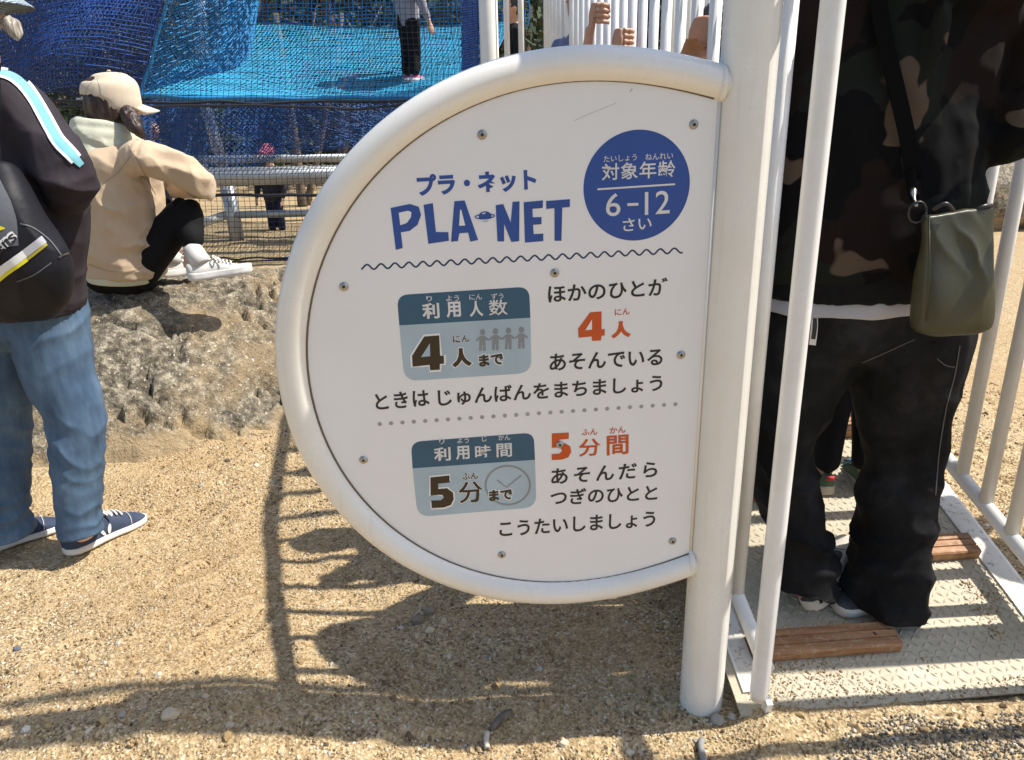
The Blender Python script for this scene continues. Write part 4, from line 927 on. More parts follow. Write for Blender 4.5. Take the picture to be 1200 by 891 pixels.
# head with a face, local axes: x right, y forward (the way the face looks), z up; R head half-height
def head_into(acc, c, fwd, R=0.115, neck=None, tilt=0):
    f = Vector(fwd).normalized(); r = f.cross(UP).normalized(); u = r.cross(f)
    p = lambda x_, y_, z_: tuple(Vector(c) + r * x_ * R + f * y_ * R + u * z_ * R)
    limb(acc, [(p(0, -.08, -.55), .42 * R, .55 * R), (p(0, -.03, -.2), .60 * R, .72 * R), (p(0, -.08, .25), .68 * R, .82 * R), (p(0, -.12, .62), .58 * R, .70 * R), (p(0, -.12, .82), .36 * R, .42 * R)], side=tuple(r), k=24)
    limb(acc, [(p(0, .36, -.86), .24 * R, .20 * R), (p(0, .36, -.5), .36 * R, .30 * R), (p(0, .42, .0), .46 * R, .26 * R), (p(0, .42, .4), .50 * R, .26 * R)], side=tuple(r), k=18)    # jaw to brow
    limb(acc, [(p(0, .64, .12), .07 * R, .06 * R), (p(0, .76, -.08), .09 * R, .09 * R), (p(0, .80, -.20), .12 * R, .11 * R)], side=tuple(r), k=10)                          # nose
    limb(acc, [(p(-.18, .64, -.48), .03 * R, .05 * R), (p(0, .70, -.46), .05 * R, .07 * R), (p(.18, .64, -.48), .03 * R, .05 * R)], side=tuple(u), k=8)                      # mouth
    for s_ in (-1, 1):
        limb(acc, [(p(s_ * .68, -.02, .12), .05 * R, .13 * R), (p(s_ * .72, -.04, -.05), .06 * R, .16 * R), (p(s_ * .68, 0, -.28), .04 * R, .09 * R)], side=tuple(r), k=10)    # ears
        limb(acc, [(p(s_ * .15, .66, .22), .06 * R, .05 * R), (p(s_ * .42, .58, .22), .06 * R, .05 * R)], side=tuple(u), k=8)                                              # brows
    if neck is not None: limb(acc, [(p(0, -.15, -.4), .42 * R, .44 * R), (tuple((Vector(p(0, -.2, -.9)) + Vector(neck)) / 2), .44 * R, .46 * R), (tuple(neck), .55 * R, .5 * R)], side=tuple(r), k=16)
def eyes(c, fwd, R, parent):
    f = Vector(fwd).normalized(); r = f.cross(UP).normalized(); u = r.cross(f)
    for s_ in (-1, 1):
        q = Vector(c) + r * s_ * .28 * R + f * .62 * R + u * .06 * R
        tube('eye', [tuple(q - r * .08 * R), tuple(q), tuple(q + r * .08 * R)], [.03 * R, .055 * R, .03 * R], M['ink_black'], parent, 8)
def hand_grip(acc, p, out, wrist, s=1.0, rbar=.017, bend=1):
    """fist closed round an upright bar at p; out = from bar towards the palm's back; wrist = forearm point"""
    o_ = Vector(out).normalized(); t = UP.cross(o_).normalized() * bend; p = Vector(p)
    pc = p + o_ * (rbar + .014 * s)
    limb(acc, [(tuple(pc + UP * .040 * s), .014 * s, .030 * s), (tuple(pc + UP * .005 * s + o_ * .004), .016 * s, .040 * s), (tuple(pc - UP * .035 * s + o_ * .006), .015 * s, .034 * s), (tuple(pc - UP * .065 * s + o_ * .012), .018 * s, .025 * s)], side=tuple(o_), k=16)
    lens = (2.5, 2.9, 2.75, 2.2)
    for i in range(4):                   # four fingers wrapping round the bar
        z = (.038 - .021 * i) * s; R1 = rbar + .010 * s; pts = []
        a0 = math.radians(55)
        for j, fr in enumerate(np.linspace(0, 1, 7)):
            a = a0 + fr * lens[i]; rr_ = R1 + (.010 * s if j == 0 else 0) + (.002 if j in (2, 4) else 0)
            pts.append((tuple(p + (o_ * math.cos(a) + t * math.sin(a)) * rr_ + UP * (z - .004 * fr)), (.0098 - .0022 * fr) * s, (.0095 - .0022 * fr) * s))
        limb(acc, pts, side=(0, 0, 1), k=10, seg=3)
    pts = []
    for j, fr in enumerate(np.linspace(0, 1, 5)):    # thumb from the side of the palm, the other way round
        a = -R_(60) - fr * 1.9; pts.append((tuple(p + (o_ * math.cos(a) + t * math.sin(a)) * (rbar + .012 * s) + UP * (-.02 + .045 * fr) * s), (.012 - .003 * fr) * s, (.011 - .003 * fr) * s))
    limb(acc, pts, side=(0, 0, 1), k=10, seg=3)
    w = Vector(wrist); q = pc - UP * .065 * s + o_ * .012
    limb(acc, [(tuple(q + UP * .01), .020 * s, .024 * s), (tuple(q * .8 + w * .2), .021 * s, .026 * s), (tuple(q * .4 + w * .6), .030 * s, .034 * s), (tuple(w), .037 * s, .037 * s)], side=tuple(o_), k=16)

# shoe along its own axis: heel point on the ground, toe direction
def shoe(parent, heel, d, L, up, mats, name='shoe', laces=True, wd=.40, hh=1.0, roll=0.0, soleh=.026, hi=False, toe_up=.0, sole_mat=None):
    d = Vector(d).normalized(); u = Vector(up).normalized(); r = d.cross(u).normalized(); u = r.cross(d)
    if roll: q = Matrix.Rotation(roll, 3, d); r = q @ r; u = q @ u
    H = Vector(heel)
    ts = np.array([0, .03, .10, .25, .42, .58, .72, .84, .93, .98, 1.0]); wv_ = np.array([.10, .19, .245, .26, .25, .285, .32, .30, .225, .13, .04]) * wd / .40
    off = np.array([0, 0, 0, 0, -.01, -.015, -.01, .0, .01, .015, .02])
    tz = lambda t: toe_up * max(0, (t - .6) / .4) ** 2 * L + .006 * max(0, (.12 - t) / .12)
    pt = lambda t, x_, z: H + d * t * L + r * x_ * L + u * (z * L + tz(t))
    root = tube_root = None
    # sole
    T2 = np.linspace(0, 1, 26); w2 = np.interp(T2, ts, wv_) * .54; o2 = np.interp(T2, ts, off)
    w2 = np.sqrt(np.clip(w2, 0, None) ** 2)
    bm = bmesh.new(); lv = []
    sh = soleh / L
    for zl, g in ((0.004, .94), (.012, 1.0), (sh * .55, 1.03), (sh * .62, 1.0), (sh, 1.035), (sh * 1.12, .97)):
        ring = [bm.verts.new(pt(t, o + w * g, zl)) for t, w, o in zip(T2, w2, o2)] + [bm.verts.new(pt(t, o - w * g, zl)) for t, w, o in zip(T2[::-1], w2[::-1], o2[::-1])]
        lv.append(ring)
    n = len(lv[0])
    for a, b in zip(lv, lv[1:]):
        for i in range(n): bm.faces.new([a[i], a[(i + 1) % n], b[(i + 1) % n], b[i]])
    bm.faces.new(lv[0][::-1]); bm.faces.new(lv[-1])
    root = empty(name, tuple(H)); root.parent = parent; root.matrix_parent_inverse = world_mat(parent).inverted()
    so_ = link('sole', bm_done(bm, 'sole', 0), mats[1], root)
    # upper
    hT = np.array([.22, .27, .285, .275, .285, .235, .175, .135, .10, .065, .03]) * hh * (1.0 if not hi else 1.25)
    acc = Acc(); rings = []
    for t in np.linspace(0.005, .985, 24):
        w = np.interp(t, ts, wv_) * .5; h = np.interp(t, ts, hT); o = np.interp(t, ts, off)
        pw = 0.75 if t < .5 else .9
        a = np.linspace(0, math.pi, 15)
        rings.append([tuple(pt(t, o + w * math.copysign(abs(math.cos(q)) ** pw, math.cos(q)) * (1 - .25 * math.sin(q) ** 2 * (t < .5)), sh * .8 + (h - sh * .8) * math.sin(q) ** .8)) for q in a])
    R_arr = np.array(rings); n, k, _ = R_arr.shape; i = np.arange(n - 1)[:, None] * k + np.arange(k - 1)[None]
    Fq = np.stack([i, i + 1, i + k + 1, i + k], -1).reshape(-1, 4)
    me = np_mesh('upper', R_arr.reshape(-1, 3), Fq); bm = bmesh.new(); bm.from_mesh(me)
    for end in (0, n - 1):
        bm.verts.ensure_lookup_table(); bm.faces.new([bm.verts[end * k + j] for j in range(k)])
    bmesh.ops.recalc_face_normals(bm, faces=bm.faces); bm.to_mesh(me); bm.free()
    up_ = link('upper', me, mats[0], root)
    # toe cap seam, heel tab, laces
    def arc3(t, lift=.004, a0=.1, a1=3.04, nn=16):
        w = np.interp(t, ts, wv_) * .5; h = np.interp(t, ts, hT); o = np.interp(t, ts, off)
        return [tuple(pt(t + .03 * math.sin(q), o + (w * math.copysign(abs(math.cos(q)) ** .8, math.cos(q))) * 1.02, sh * .8 + (h - sh * .8) * math.sin(q) ** .8 + lift)) for q in np.linspace(a0, a1, nn)]
    tube('seam', arc3(.74), .0011, mats[2], root, 6)
    if laces:
        for j, t in enumerate(np.linspace(.44, .66, 5)):
            tube('lace', arc3(t, .012, 1.0, 2.14, 8), .0036, mats[2], root, 8)
        b0_ = pt(.44, 0, .31 * hh)
        for s_ in (-1, 1):
            tube('lace', spline([tuple(b0_), tuple(b0_ + r * s_ * .022 + u * .008), tuple(b0_ + r * s_ * .034 - u * .006 + d * .012), tuple(b0_ + r * s_ * .012 - u * .002 + d * .008)], 12), .0028, mats[2], root, 8)
            tube('lace', spline([tuple(b0_), tuple(b0_ + r * s_ * .02 - u * .004 + d * .02), tuple(b0_ + r * s_ * .036 - u * .022 + d * .03)], 8), .0026, mats[2], root, 8)
    return root, pt, up_

# ================================================================ man in camouflage on the ramp
x = N('camo'); v = x.co((1, 1, 1)); w0 = x.n('TexNoise'); w0.inputs['Scale'].default_value = 5; x.l(v, w0.inputs[0])
vm_ = x.n('VectorMath', operation='MULTIPLY_ADD'); vm_.inputs[1].default_value = (.14, .14, .14); x.l(w0.outputs['Color'], vm_.inputs[0]); x.l(v, vm_.inputs[2])
na = x.noise(vm_.outputs[0], 5.0, 2, .5); nb_ = x.noise(x.co((1, 1, 1.1), rot=(.5, .3, 1)), 5.0, 3, .5); nc = x.noise(x.co((1.1, 1, 1), rot=(1.5, .9, 2)), 4.4, 3, .5)
c = x.mix(x.ramp(nb_, [(0.53, (0, 0, 0)), (0.534, (1, 1, 1))]), (0.003, 0.003, 0.0035, 1), (0.009, 0.011, 0.009, 1))
c = x.mix(x.ramp(nc, [(0.56, (0, 0, 0)), (0.564, (1, 1, 1))]), c, (0.010, 0.006, 0.005, 1))
c = x.mix(x.ramp(na, [(0.58, (0, 0, 0)), (0.584, (1, 1, 1))]), c, (0.085, 0.060, 0.043, 1))
x.base(c, .9); x.b.inputs['Specular IOR Level'].default_value = .15; b1 = x.bump(x.noise(v, 30, 4), .25, .004); x.bump(x.noise(v, 900, 2), .3, .0008, b1); M['camo'] = x.m
M['rib_black'] = cloth('rib_black', (0.008, 0.008, 0.009, 1)); M['tee_grey'] = cloth('tee_grey', (0.42, 0.42, 0.45, 1), bs=.3)
x = N('black_denim'); v = x.co(); n1 = x.noise(v, 6, 5, .65); n2 = x.noise(v, 1000, 2)
n3 = x.noise(x.co((1, 1, .3)), 16, 4, .6); jc = x.ramp(n1, [(0.42, (0.004, 0.004, 0.0045)), (0.56, (0.012, 0.0115, 0.012)), (0.80, (0.040, 0.038, 0.040))]); jc = x.mix(x.ramp(n3, [(.5, (0, 0, 0)), (.80, (.15, .15, .15))]), jc, (.05, .048, .05, 1)); x.base(jc, .85); x.b.inputs['Specular IOR Level'].default_value = .2; b1 = x.bump(x.noise(v, 34, 4), .3, .004); x.bump(n2, .3, .0008, b1); M['black_denim'] = x.m
man = empty('person', (.92, 1.86, .15), 0); tag(man, 'man in dark camouflage hoodie and baggy black jeans standing on the ramp', 'person')
hipL, hipR = V3(.80, 1.90, 0), V3(.97, 1.74, 0)
acc = Acc()
kneeL, ankL = at(916, 530, 1.767), at(946, 668, 1.693); kneeR, ankR = at(1056, 530, 1.748), at(1037, 682, 1.702)
hL, hR = at(955, 395, 1.767), at(1062, 400, 1.730)
limb(acc, [(tuple(hL + UP * .06), 0.1395, 0.1395), (tuple(hL), 0.1348, 0.1395), (tuple((hL + kneeL) / 2 + V3(.0, 0, .02)), 0.1070, 0.1209), (tuple(kneeL), 0.0830, 0.1000), (tuple((kneeL + ankL) / 2 + V3(-.006, 0, 0)), 0.0710, 0.0930), (tuple(ankL), 0.0670, 0.0884), (tuple(ankL - UP * .055 + V3(-.005, -.01, 0)), 0.0763, 0.0977)], ends=(.5, .06))
limb(acc, [(tuple(hR + UP * .06), 0.1395, 0.1395), (tuple(hR), 0.1376, 0.1442), (tuple((hR + kneeR) / 2 + V3(.0, 0, .02)), 0.1163, 0.1256), (tuple(kneeR), 0.0940, 0.1080), (tuple((kneeR + ankR) / 2), 0.0930, 0.1070), (tuple(ankR), 0.0977, 0.1116), (tuple(ankR - UP * .055 + V3(-.005, -.005, 0)), 0.1100, 0.1230)], ends=(.5, .06))
limb(acc, [(tuple((hL + hR) / 2 + UP * .02), 0.2372, 0.1395), (tuple((hL + hR) / 2 + UP * .14), 0.2325, 0.1348)])
def fm(P, Nn):
    d = gfold(P, .013, 4.5, 3, (1.2, 1, .4)) + crease(P, kneeR - UP * .1, .18, .017, (.25, 0, 1), 42, 1, 5) + crease(P, ankR + V3(0, 0, .06), .16, .018, (.15, 0, 1), 55, 1, 6) + crease(P, ankL + V3(0, 0, .05), .15, .018, (.1, 0, 1), 58, 1, 7)
    d += crease(P, kneeL, .16, .016, (.3, 0, 1), 44, 1, 8) + crease(P, (hL + hR) / 2 - UP * .03, .14, .012, (.9, 0, .5), 40, .7, 9) + crease(P, hR + V3(.1, 0, -.12), .13, .008, (.3, 0, 1), 45, 1, 11)
    return d
jeans = fuse('jeans', acc, .0085, 5, fm, M['black_denim'], man)
# hoodie: torso and arms
tor = [(at(1005, 312, 1.748), 0.2437, 0.1535), (at(1008, 262, 1.748), 0.2511, 0.1646), (at(1014, 190, 1.748), 0.2437, 0.1600), (at(1026, 90, 1.748), 0.2399, 0.1535), (at(1042, 0, 1.748), 0.2372, 0.1395)]
tc = V3(.955, 1.87, 0)
tor += [(V3(0.888, 1.739, 1.545), 0.2000, 0.1163), (V3(0.888, 1.739, 1.610), 0.1023, 0.0930)]
acc = Acc(); limb(acc, [(tuple(a), b, c_) for a, b, c_ in tor], power=2.4, ends=(.05, .5))
shR, elR, wrR = V3(1.093, 1.730, 1.490), at(1166, 158, 1.711), V3(0.930, 2.009, 1.276)
shL, elL, wrL = V3(0.684, 1.739, 1.490), V3(0.614, 1.879, 1.304), V3(0.800, 2.046, 1.304)
limb(acc, [(tuple(shR), 0.0884, 0.0930), (tuple((shR + elR) / 2 + V3(.02, 0, 0)), 0.0791, 0.0837), (tuple(elR), 0.0725, 0.0763), (tuple((elR + wrR) / 2), 0.0632, 0.0614), (tuple(wrR), 0.0465, 0.0446)])
limb(acc, [(tuple(shL), 0.0884, 0.0930), (tuple((shL + elL) / 2), 0.0744, 0.0791), (tuple(elL), 0.0688, 0.0725), (tuple((elL + wrL) / 2), 0.0614, 0.0614), (tuple(wrL), 0.0465, 0.0446)])
# hood lying on the back
limb(acc, [(V3(0.772, 1.702, 1.583), 0.0465, 0.0558), (V3(0.837, 1.628, 1.559), 0.0651, 0.0651), (V3(0.939, 1.628, 1.559), 0.0651, 0.0651), (V3(1.004, 1.702, 1.583), 0.0465, 0.0558)], side=(0, 0, 1))
def fh(P, Nn):
    d = gfold(P, .013, 4.5, 13, (1, 1, .6)) + crease(P, elR, .13, .013, (.3, 0, 1), 50, 1, 15) + crease(P, shR - UP * .15 - V3(.1, 0, 0), .17, .011, (.8, 0, .6), 36, 1, 16)
    return d + crease(P, at(985, 300, 1.600), .16, .008, (.2, 0, 1), 45, 1, 17) + crease(P, at(1040, 150, 1.600), .2, .016, (.9, 0, -.5), 26, 1, 18)
hood = fuse('hoodie', acc, .0085, 5, fh, M['camo'], man)
acc = Acc(); hb_ = at(1003, 323, 1.748)
limb(acc, [(tuple(hb_ + UP * .03), 0.2381, 0.1488), (tuple(hb_ + UP * .0), 0.2353, 0.1469), (tuple(hb_ - UP * .033), 0.2316, 0.1451)], power=2.4, ends=(.05, .05))
fuse('hoodie_hem', acc, .008, 3, lambda P, Nn: .0025 * np.sin(np.arctan2(P[:, 1] - 1.748, P[:, 0] - hb_.x) * 130) + gfold(P, .003, 7, 4), M['rib_black'], man)
acc = Acc(); limb(acc, [(tuple(hb_ - UP * .03), 0.2195, 0.1395), (tuple(hb_ - UP * .066), 0.2251, 0.1442)], power=2.4, ends=(.05, .05))
fuse('t_shirt', acc, .006, 3, lambda P, Nn: gfold(P, .003, 7, 24, (1, 1, .1)) , M['tee_grey'], man)
acc = Acc()
head_into(acc, (0.888, 1.795, 1.731), (.05, 1, -.35), .115, (0.888, 1.730, 1.564))
limb(acc, [((0.888, 1.739, 1.564), 0.1116, 0.0837), ((0.888, 1.748, 1.350), 0.1581, 0.1023), ((0.874, 1.748, 1.024), 0.1395, 0.0930)]); limb(acc, [(tuple(shR), 0.0465, 0.0465), (tuple(elR), 0.0391, 0.0418), (tuple(wrR), 0.0260, 0.0279)]); limb(acc, [(tuple(shL), 0.0465, 0.0465), (tuple(elL), 0.0391, 0.0418), (tuple(wrL), 0.0260, 0.0279)])
for hp, kp, ap in ((hL, kneeL, ankL), (hR, kneeR, ankR)): limb(acc, [(tuple(hp + UP * .1), 0.0837, 0.0930), (tuple(kp), 0.0512, 0.0558), (tuple(ap), 0.0335, 0.0372), (tuple(ap - UP * .06), 0.0316, 0.0418)])
def open_hand(acc, w, d, s=1.0, palm=(0, 0, 1), curl=.5):
    """relaxed hand from wrist w along d; palm faces `palm`"""
    w = Vector(w); d = Vector(d).normalized(); pn = Vector(palm); pn = (pn - d * pn.dot(d)).normalized(); sd_ = d.cross(pn)
    limb(acc, [(tuple(w), .022 * s, .018 * s), (tuple(w + d * .04 * s), .036 * s, .015 * s), (tuple(w + d * .09 * s), .041 * s, .013 * s)], side=tuple(sd_), k=14)
    for i, L_f in enumerate((.068, .078, .073, .056)):
        b = w + d * .088 * s + sd_ * (-.030 + .020 * i) * s; pts = []; q = b; dr = d.copy()
        for j in range(4):
            pts.append((tuple(q), (.0092 - .0011 * j) * s, (.0088 - .0011 * j) * s)); dr = (dr + pn * curl * (.25 + .15 * j)).normalized(); q = q + dr * L_f / 3 * s
        limb(acc, pts, side=tuple(sd_), k=10, seg=3)
    q = w + d * .03 * s - sd_ * .028 * s; limb(acc, [(tuple(q), .013 * s, .012 * s), (tuple(q + d * .03 * s - sd_ * .022 * s + pn * .012 * s), .011 * s, .010 * s), (tuple(q + d * .062 * s - sd_ * .026 * s + pn * .026 * s), .008 * s, .008 * s)], side=tuple(pn), k=10)
open_hand(acc, wrR, V3(-.5, 0.4650, 0.3255), 1, (-.6, -.5, .4), .8); open_hand(acc, wrL, V3(.5, 0.4650, 0.3255), 1, (.6, -.5, .4), .8)
fuse('body', acc, .006, 3, None, M['skin_tan'], man); eyes((0.888, 1.795, 1.731), (.05, 1, -.35), .115, man)
acc = Acc(); limb(acc, [((0.888, 1.748, 1.675), 0.0763, 0.0837), ((0.888, 1.767, 1.768), 0.0884, 0.0930), ((0.888, 1.786, 1.838), 0.0558, 0.0605)]); fuse('hair', acc, .008, 3, lambda P, Nn: .006 * ridged(P * 40, 2), M['hair_black'], man)
wm = [flat('black_shoe', (0.03, 0.03, 0.032, 1), .6), flat('offwhite_sole', (0.62, 0.58, 0.50, 1), .6), flat('dark_thread', (0.1, 0.1, 0.1, 1), .8)]
hs = rp(*ramp_px(951, 724), 0.004); ht = rp(*ramp_px(990, 640), 0.004)
shoe(man, tuple(hs + V3(.0, 0.0, 0.012)), ht - hs, .29, RN, wm, roll=R_(-34), laces=False, wd=.36, hh=.62)
h2 = rp(.330, .178, 0.0); shoe(man, tuple(h2), RR * .95 + RE * .20, .29, RN, wm, laces=False, wd=.40, hh=.5)
ribbon('outseam', jeans, [(1124, 405), (1118, 440), (1108, 480), (1100, 530), (1096, 580)], 1.3, flat('jeans_thread', (0.09, 0.085, 0.085, 1), .8), man, .002)
ribbon('pocket_seam', jeans, [(1098, 420), (1108, 428), (1118, 430)], 1.3, bpy.data.materials['jeans_thread'], man, .002, 8)
ribbon('pocket_seam', jeans, [(1010, 425), (1040, 412), (1072, 398)], 1.0, bpy.data.materials['jeans_thread'], man, .002, 12)
ribbon('woven_tag', jeans, [(955, 370), (954, 387), (952, 404)], 8, M['ink_white'], man, .003, 8)
ribbon('tag_print', jeans, [(955.5, 373), (954.5, 386), (953, 397)], 5, M['ink_black'], man, .004, 8)
# olive pouch on a black strap
x = N('olive_nylon'); v = x.co(); x.base(x.ramp(x.noise(v, 8, 4), [(.3, (0.026, 0.025, 0.009)), (.7, (0.045, 0.042, 0.016))]), .42); b1 = x.bump(x.noise(v, 16, 4), .25, .006); x.bump(x.noise(v, 1100, 2), .3, .0006, b1); x.b.inputs['Coat Weight'].default_value = .04; M['olive'] = x.m
bag = empty('pouch_bag', tuple(at(1115, 300, 1.507)), 0); tag(bag, 'olive green nylon pouch hanging on a black strap at the man\'s right hip', 'bag')
YB = 1.49
P4 = [at(1083, 248, YB), at(1166, 248, YB + .03), at(1160, 378, YB + .02), at(1069, 383, YB)]
acc = Acc(); n = 14
cT, cB = (P4[0] + P4[1]) / 2, (P4[3] + P4[2]) / 2; wT, wB = (P4[1] - P4[0]).length / 2, (P4[2] - P4[3]).length / 2
sdv = (P4[1] - P4[0]).normalized()
limb(acc, [(tuple(cT), wT, .016), (tuple(cT * .7 + cB * .3), wT * .98 + .002, .026), (tuple(cT * .35 + cB * .65), (wT * .4 + wB * .6), .036), (tuple(cB + UP * .012), wB, .036), (tuple(cB - UP * .006), wB * .98, .030)], side=tuple(sdv), power=4, k=32)
def fb(P, Nn): return crease(P, P4[0] + V3(.03, 0, -.03), .08, .007, (.7, 0, .5), 70, .3, 3) + crease(P, cT * .6 + cB * .4 + V3(.03, 0, 0), .09, .008, (1, 0, .45), 34, .5, 5) + gfold(P, .003, 6, 31, (1, 1, .4))
pb = fuse('pouch', acc, .0045, 4, fb, M['olive'], bag)
slb = flat('black_webbing', (0.004, 0.004, 0.004, 1), .95, (700, .5, .001)); slb.node_tree.nodes['Principled BSDF'].inputs['Specular IOR Level'].default_value = .08
tube('seam', [tuple(P4[0] + V3(.004, -.012, -.004)), tuple(P4[0] * .5 + P4[3] * .5 + V3(.004, -.036, 0)), tuple(P4[3] + V3(.006, -.034, .02))], .0016, M['olive'], bag, 8)
for (a, b, w) in (((1022, -40), (1066, 212), 21),):
    pts = [a, (1031, 40), (1045, 110), (1058, 175), b]
    path = []
    for q in pts:
        s_ = surf(hood, q[0], q[1], .016); path.append(tuple(s_[0]) if s_ else tuple(at(q[0], q[1], 1.70)))
    P = spline(path, 24); T = np.gradient(P, axis=0); vs, fs = [], []
    for i, (p_, t_) in enumerate(zip(P, T)):
        sd2 = np.cross(t_, (0, 1, 0)); sd2 /= np.linalg.norm(sd2)
        for s2, o2_ in ((-1, -.0015), (1, -.0015), (1, .0015), (-1, .0015)): vs.append(p_ + sd2 * .0155 * s2 + np.array([0, o2_, 0]))
    for i in range(len(P) - 1):
        for k_ in range(4): fs.append([4 * i + k_, 4 * i + (k_ + 1) % 4, 4 * i + 4 + (k_ + 1) % 4, 4 * i + 4 + k_])
    link('strap', np_mesh('strap', vs, fs), slb, bag, smooth=False)
tube('strap', spline([tuple(at(1066, 200, 1.572)), tuple(at(1069, 222, 1.553)), tuple(at(1072, 232, 1.534))], 8), .010, slb, bag, 12)
ring_c = at(1075, 249, 1.488); tube('ring', [tuple(ring_c + V3(.017 * math.cos(a), 0, .020 * math.sin(a))) for a in np.linspace(0, 6.283, 24)], .0021, M['ink_black'], bag, 8)
tube('clip', spline([tuple(at(1070, 222, 1.525)), tuple(at(1071, 232, 1.507)), tuple(at(1074, 242, 1.488))], 8), [.006, .007, .006, .004, .003, .003, .004, .003], M['steel'], bag, 10)
tube('toggle', spline([tuple(P4[0] + V3(.01, -.01, .004)), tuple(P4[0] + V3(.03, -.015, .016)), tuple(P4[0] + V3(.05, -.01, .002))], 10), .004, M['ink_black'], bag, 8)
tube('toggle', spline([tuple(P4[1] + V3(-.055, -.01, -.002)), tuple(P4[1] + V3(-.035, -.015, .012)), tuple(P4[1] + V3(-.012, -.005, .012))], 10), .0045, M['ink_black'], bag, 8)
# far side of the strap goes over the other shoulder
tube('strap', spline([tuple(at(1022, -40, 1.581)), (0.865, 1.655, 1.601), (0.800, 1.748, 1.634), (0.781, 1.851, 1.583)], 14), .010, slb, bag, 10)

# ================================================================ generic standing child
def child(label, x0, y0, z0, h, fwd, top, bottom, skinm, hairm, shoes, gloves=None, armsL=None, armsR=None, cat='person', hem=.085, shl=.20, hat=None, vox=.009, group=None, gaze=None):
    f = Vector((fwd[0], fwd[1], 0)).normalized(); r = Vector((f.y, -f.x, 0)); o = Vector((x0, y0, z0)); k = h / 1.2
    p = lambda a, b, c_: o + r * a * k + f * b * k + UP * c_ * k
    e = empty('person', tuple(o)); tag(e, label, 'person', group)
    hc = p(0, .01, 1.08); acc = Acc(); head_into(acc, hc, gaze or f, .105 * (k ** .5), p(0, -.02, .93))
    limb(acc, [(p(0, -.01, .92), .09 * k, .06 * k), (p(0, 0, .75), .11 * k, .08 * k), (p(0, 0, .55), .11 * k, .08 * k)], side=tuple(r))
    aL = armsL or [p(-.15, 0, .88), p(-.21, .02, .68), p(-.2, .10, .50)]; aR = armsR or [p(.15, 0, .88), p(.21, .02, .68), p(.2, .10, .50)]
    for A in (aL, aR): limb(acc, [(A[0], .034 * k, .034 * k), (A[1], .026 * k, .026 * k), (A[2], .022 * k, .022 * k)])
    for A, g in ((aL, -1), (aR, 1)):
        if len(A) > 3 and A[3] is not None: hand_grip(acc, A[3][0], A[3][1], A[1], A[3][2], bend=A[3][3])
        else: open_hand(acc, A[2], Vector(A[2]) - Vector(A[1]), .75 * k, r * -g, .5)
    fts = []
    for s_ in (-1, 1):
        limb(acc, [(p(.065 * s_, 0, .55), .065 * k, .07 * k), (p(.07 * s_, .01, .30), .045 * k, .048 * k), (p(.075 * s_, -.01, .07), .028 * k, .03 * k)])
    fuse('body', acc, vox * .65, 3, None, skinm, e); eyes(hc, gaze or f, .105 * (k ** .5), e)
    acc = Acc(); limb(acc, [(p(0, -.01, .925), .085 * k, .065 * k), (p(0, 0, .86), .145 * k, .095 * k), (p(0, 0, .70), .135 * k, .10 * k), (p(0, 0, .50), .14 * k, .105 * k)], side=tuple(r))
    for A in (aL, aR): limb(acc, [(A[0], .055 * k, .058 * k), (A[1], .045 * k, .047 * k), (tuple(Vector(A[1]) * .2 + Vector(A[2]) * .8), .036 * k, .038 * k)])
    fuse('jacket', acc, vox, 4, lambda P, Nn: gfold(P, .007 * k, 8, 3), top, e)
    acc = Acc(); limb(acc, [(p(0, 0, .58), .12 * k, .09 * k), (p(0, 0, .50), .13 * k, .10 * k)], side=tuple(r))
    for s_ in (-1, 1): limb(acc, [(p(.065 * s_, 0, .52), .075 * k, .085 * k), (p(.07 * s_, .01, .30), .06 * k, .065 * k), (p(.075 * s_, -.01, hem), .05 * k, .055 * k)])
    fuse('trousers', acc, vox, 4, lambda P, Nn: gfold(P, .006 * k, 9, 13), bottom, e)
    for s_ in (-1, 1): shoe(e, tuple(p(.075 * s_, -.06, 0)), f, shl * k, UP, shoes, hi=hem > .1, laces=vox < .012, wd=.42)
    ru = f.cross(UP).normalized(); g_ = Vector(gaze or f).normalized(); acc = Acc(); R0 = .105 * k ** .5
    limb(acc, [(hc - g_ * .30 * R0 - UP * .35 * R0, .62 * R0, .5 * R0), (hc - g_ * .22 * R0 + UP * .2 * R0, .76 * R0, .80 * R0), (hc - g_ * .12 * R0 + UP * .75 * R0, .62 * R0, .72 * R0), (hc + UP * .98 * R0, .3 * R0, .35 * R0)], side=tuple(ru))
    fuse('hair', acc, vox * .8, 3, lambda P, Nn: .005 * ridged(P * 40, 2), hairm, e)
    if hat is not None:
        acc = Acc(); limb(acc, [(hc + UP * .3 * R0, .86 * R0, .98 * R0), (hc + UP * .8 * R0, .76 * R0, .86 * R0), (hc + UP * 1.15 * R0, .4 * R0, .45 * R0)], side=tuple(ru)); limb(acc, [(hc + UP * .36 * R0 + g_ * .3 * R0, .8 * R0, .03), (hc + UP * .3 * R0 + g_ * 1.35 * R0, .5 * R0, .02)], side=tuple(ru)); fuse('cap', acc, vox * .7, 3, None, hat, e)
    return e
C_black = cloth('black_cotton', (0.010, 0.010, 0.012, 1)); C_navy = cloth('navy_cotton', (0.012, 0.018, 0.05, 1)); C_grey = cloth('pale_grey_fleece', (0.30, 0.29, 0.32, 1)); C_blue = cloth('slate_blue_cotton', (0.13, 0.16, 0.30, 1)); C_pink = cloth('pink_cotton', (0.62, 0.16, 0.25, 1)); C_royal = cloth('royal_blue_cotton', (0.02, 0.06, 0.28, 1)); C_char = cloth('charcoal_cotton', (0.045, 0.04, 0.05, 1))
gs = [flat('green_canvas', (0.11, 0.17, 0.10, 1), .8, (500, .4, .001)), flat('cream_rubber', (0.58, 0.52, 0.42, 1), .6), flat('blue_trim', (0.08, 0.16, 0.22, 1), .7)]
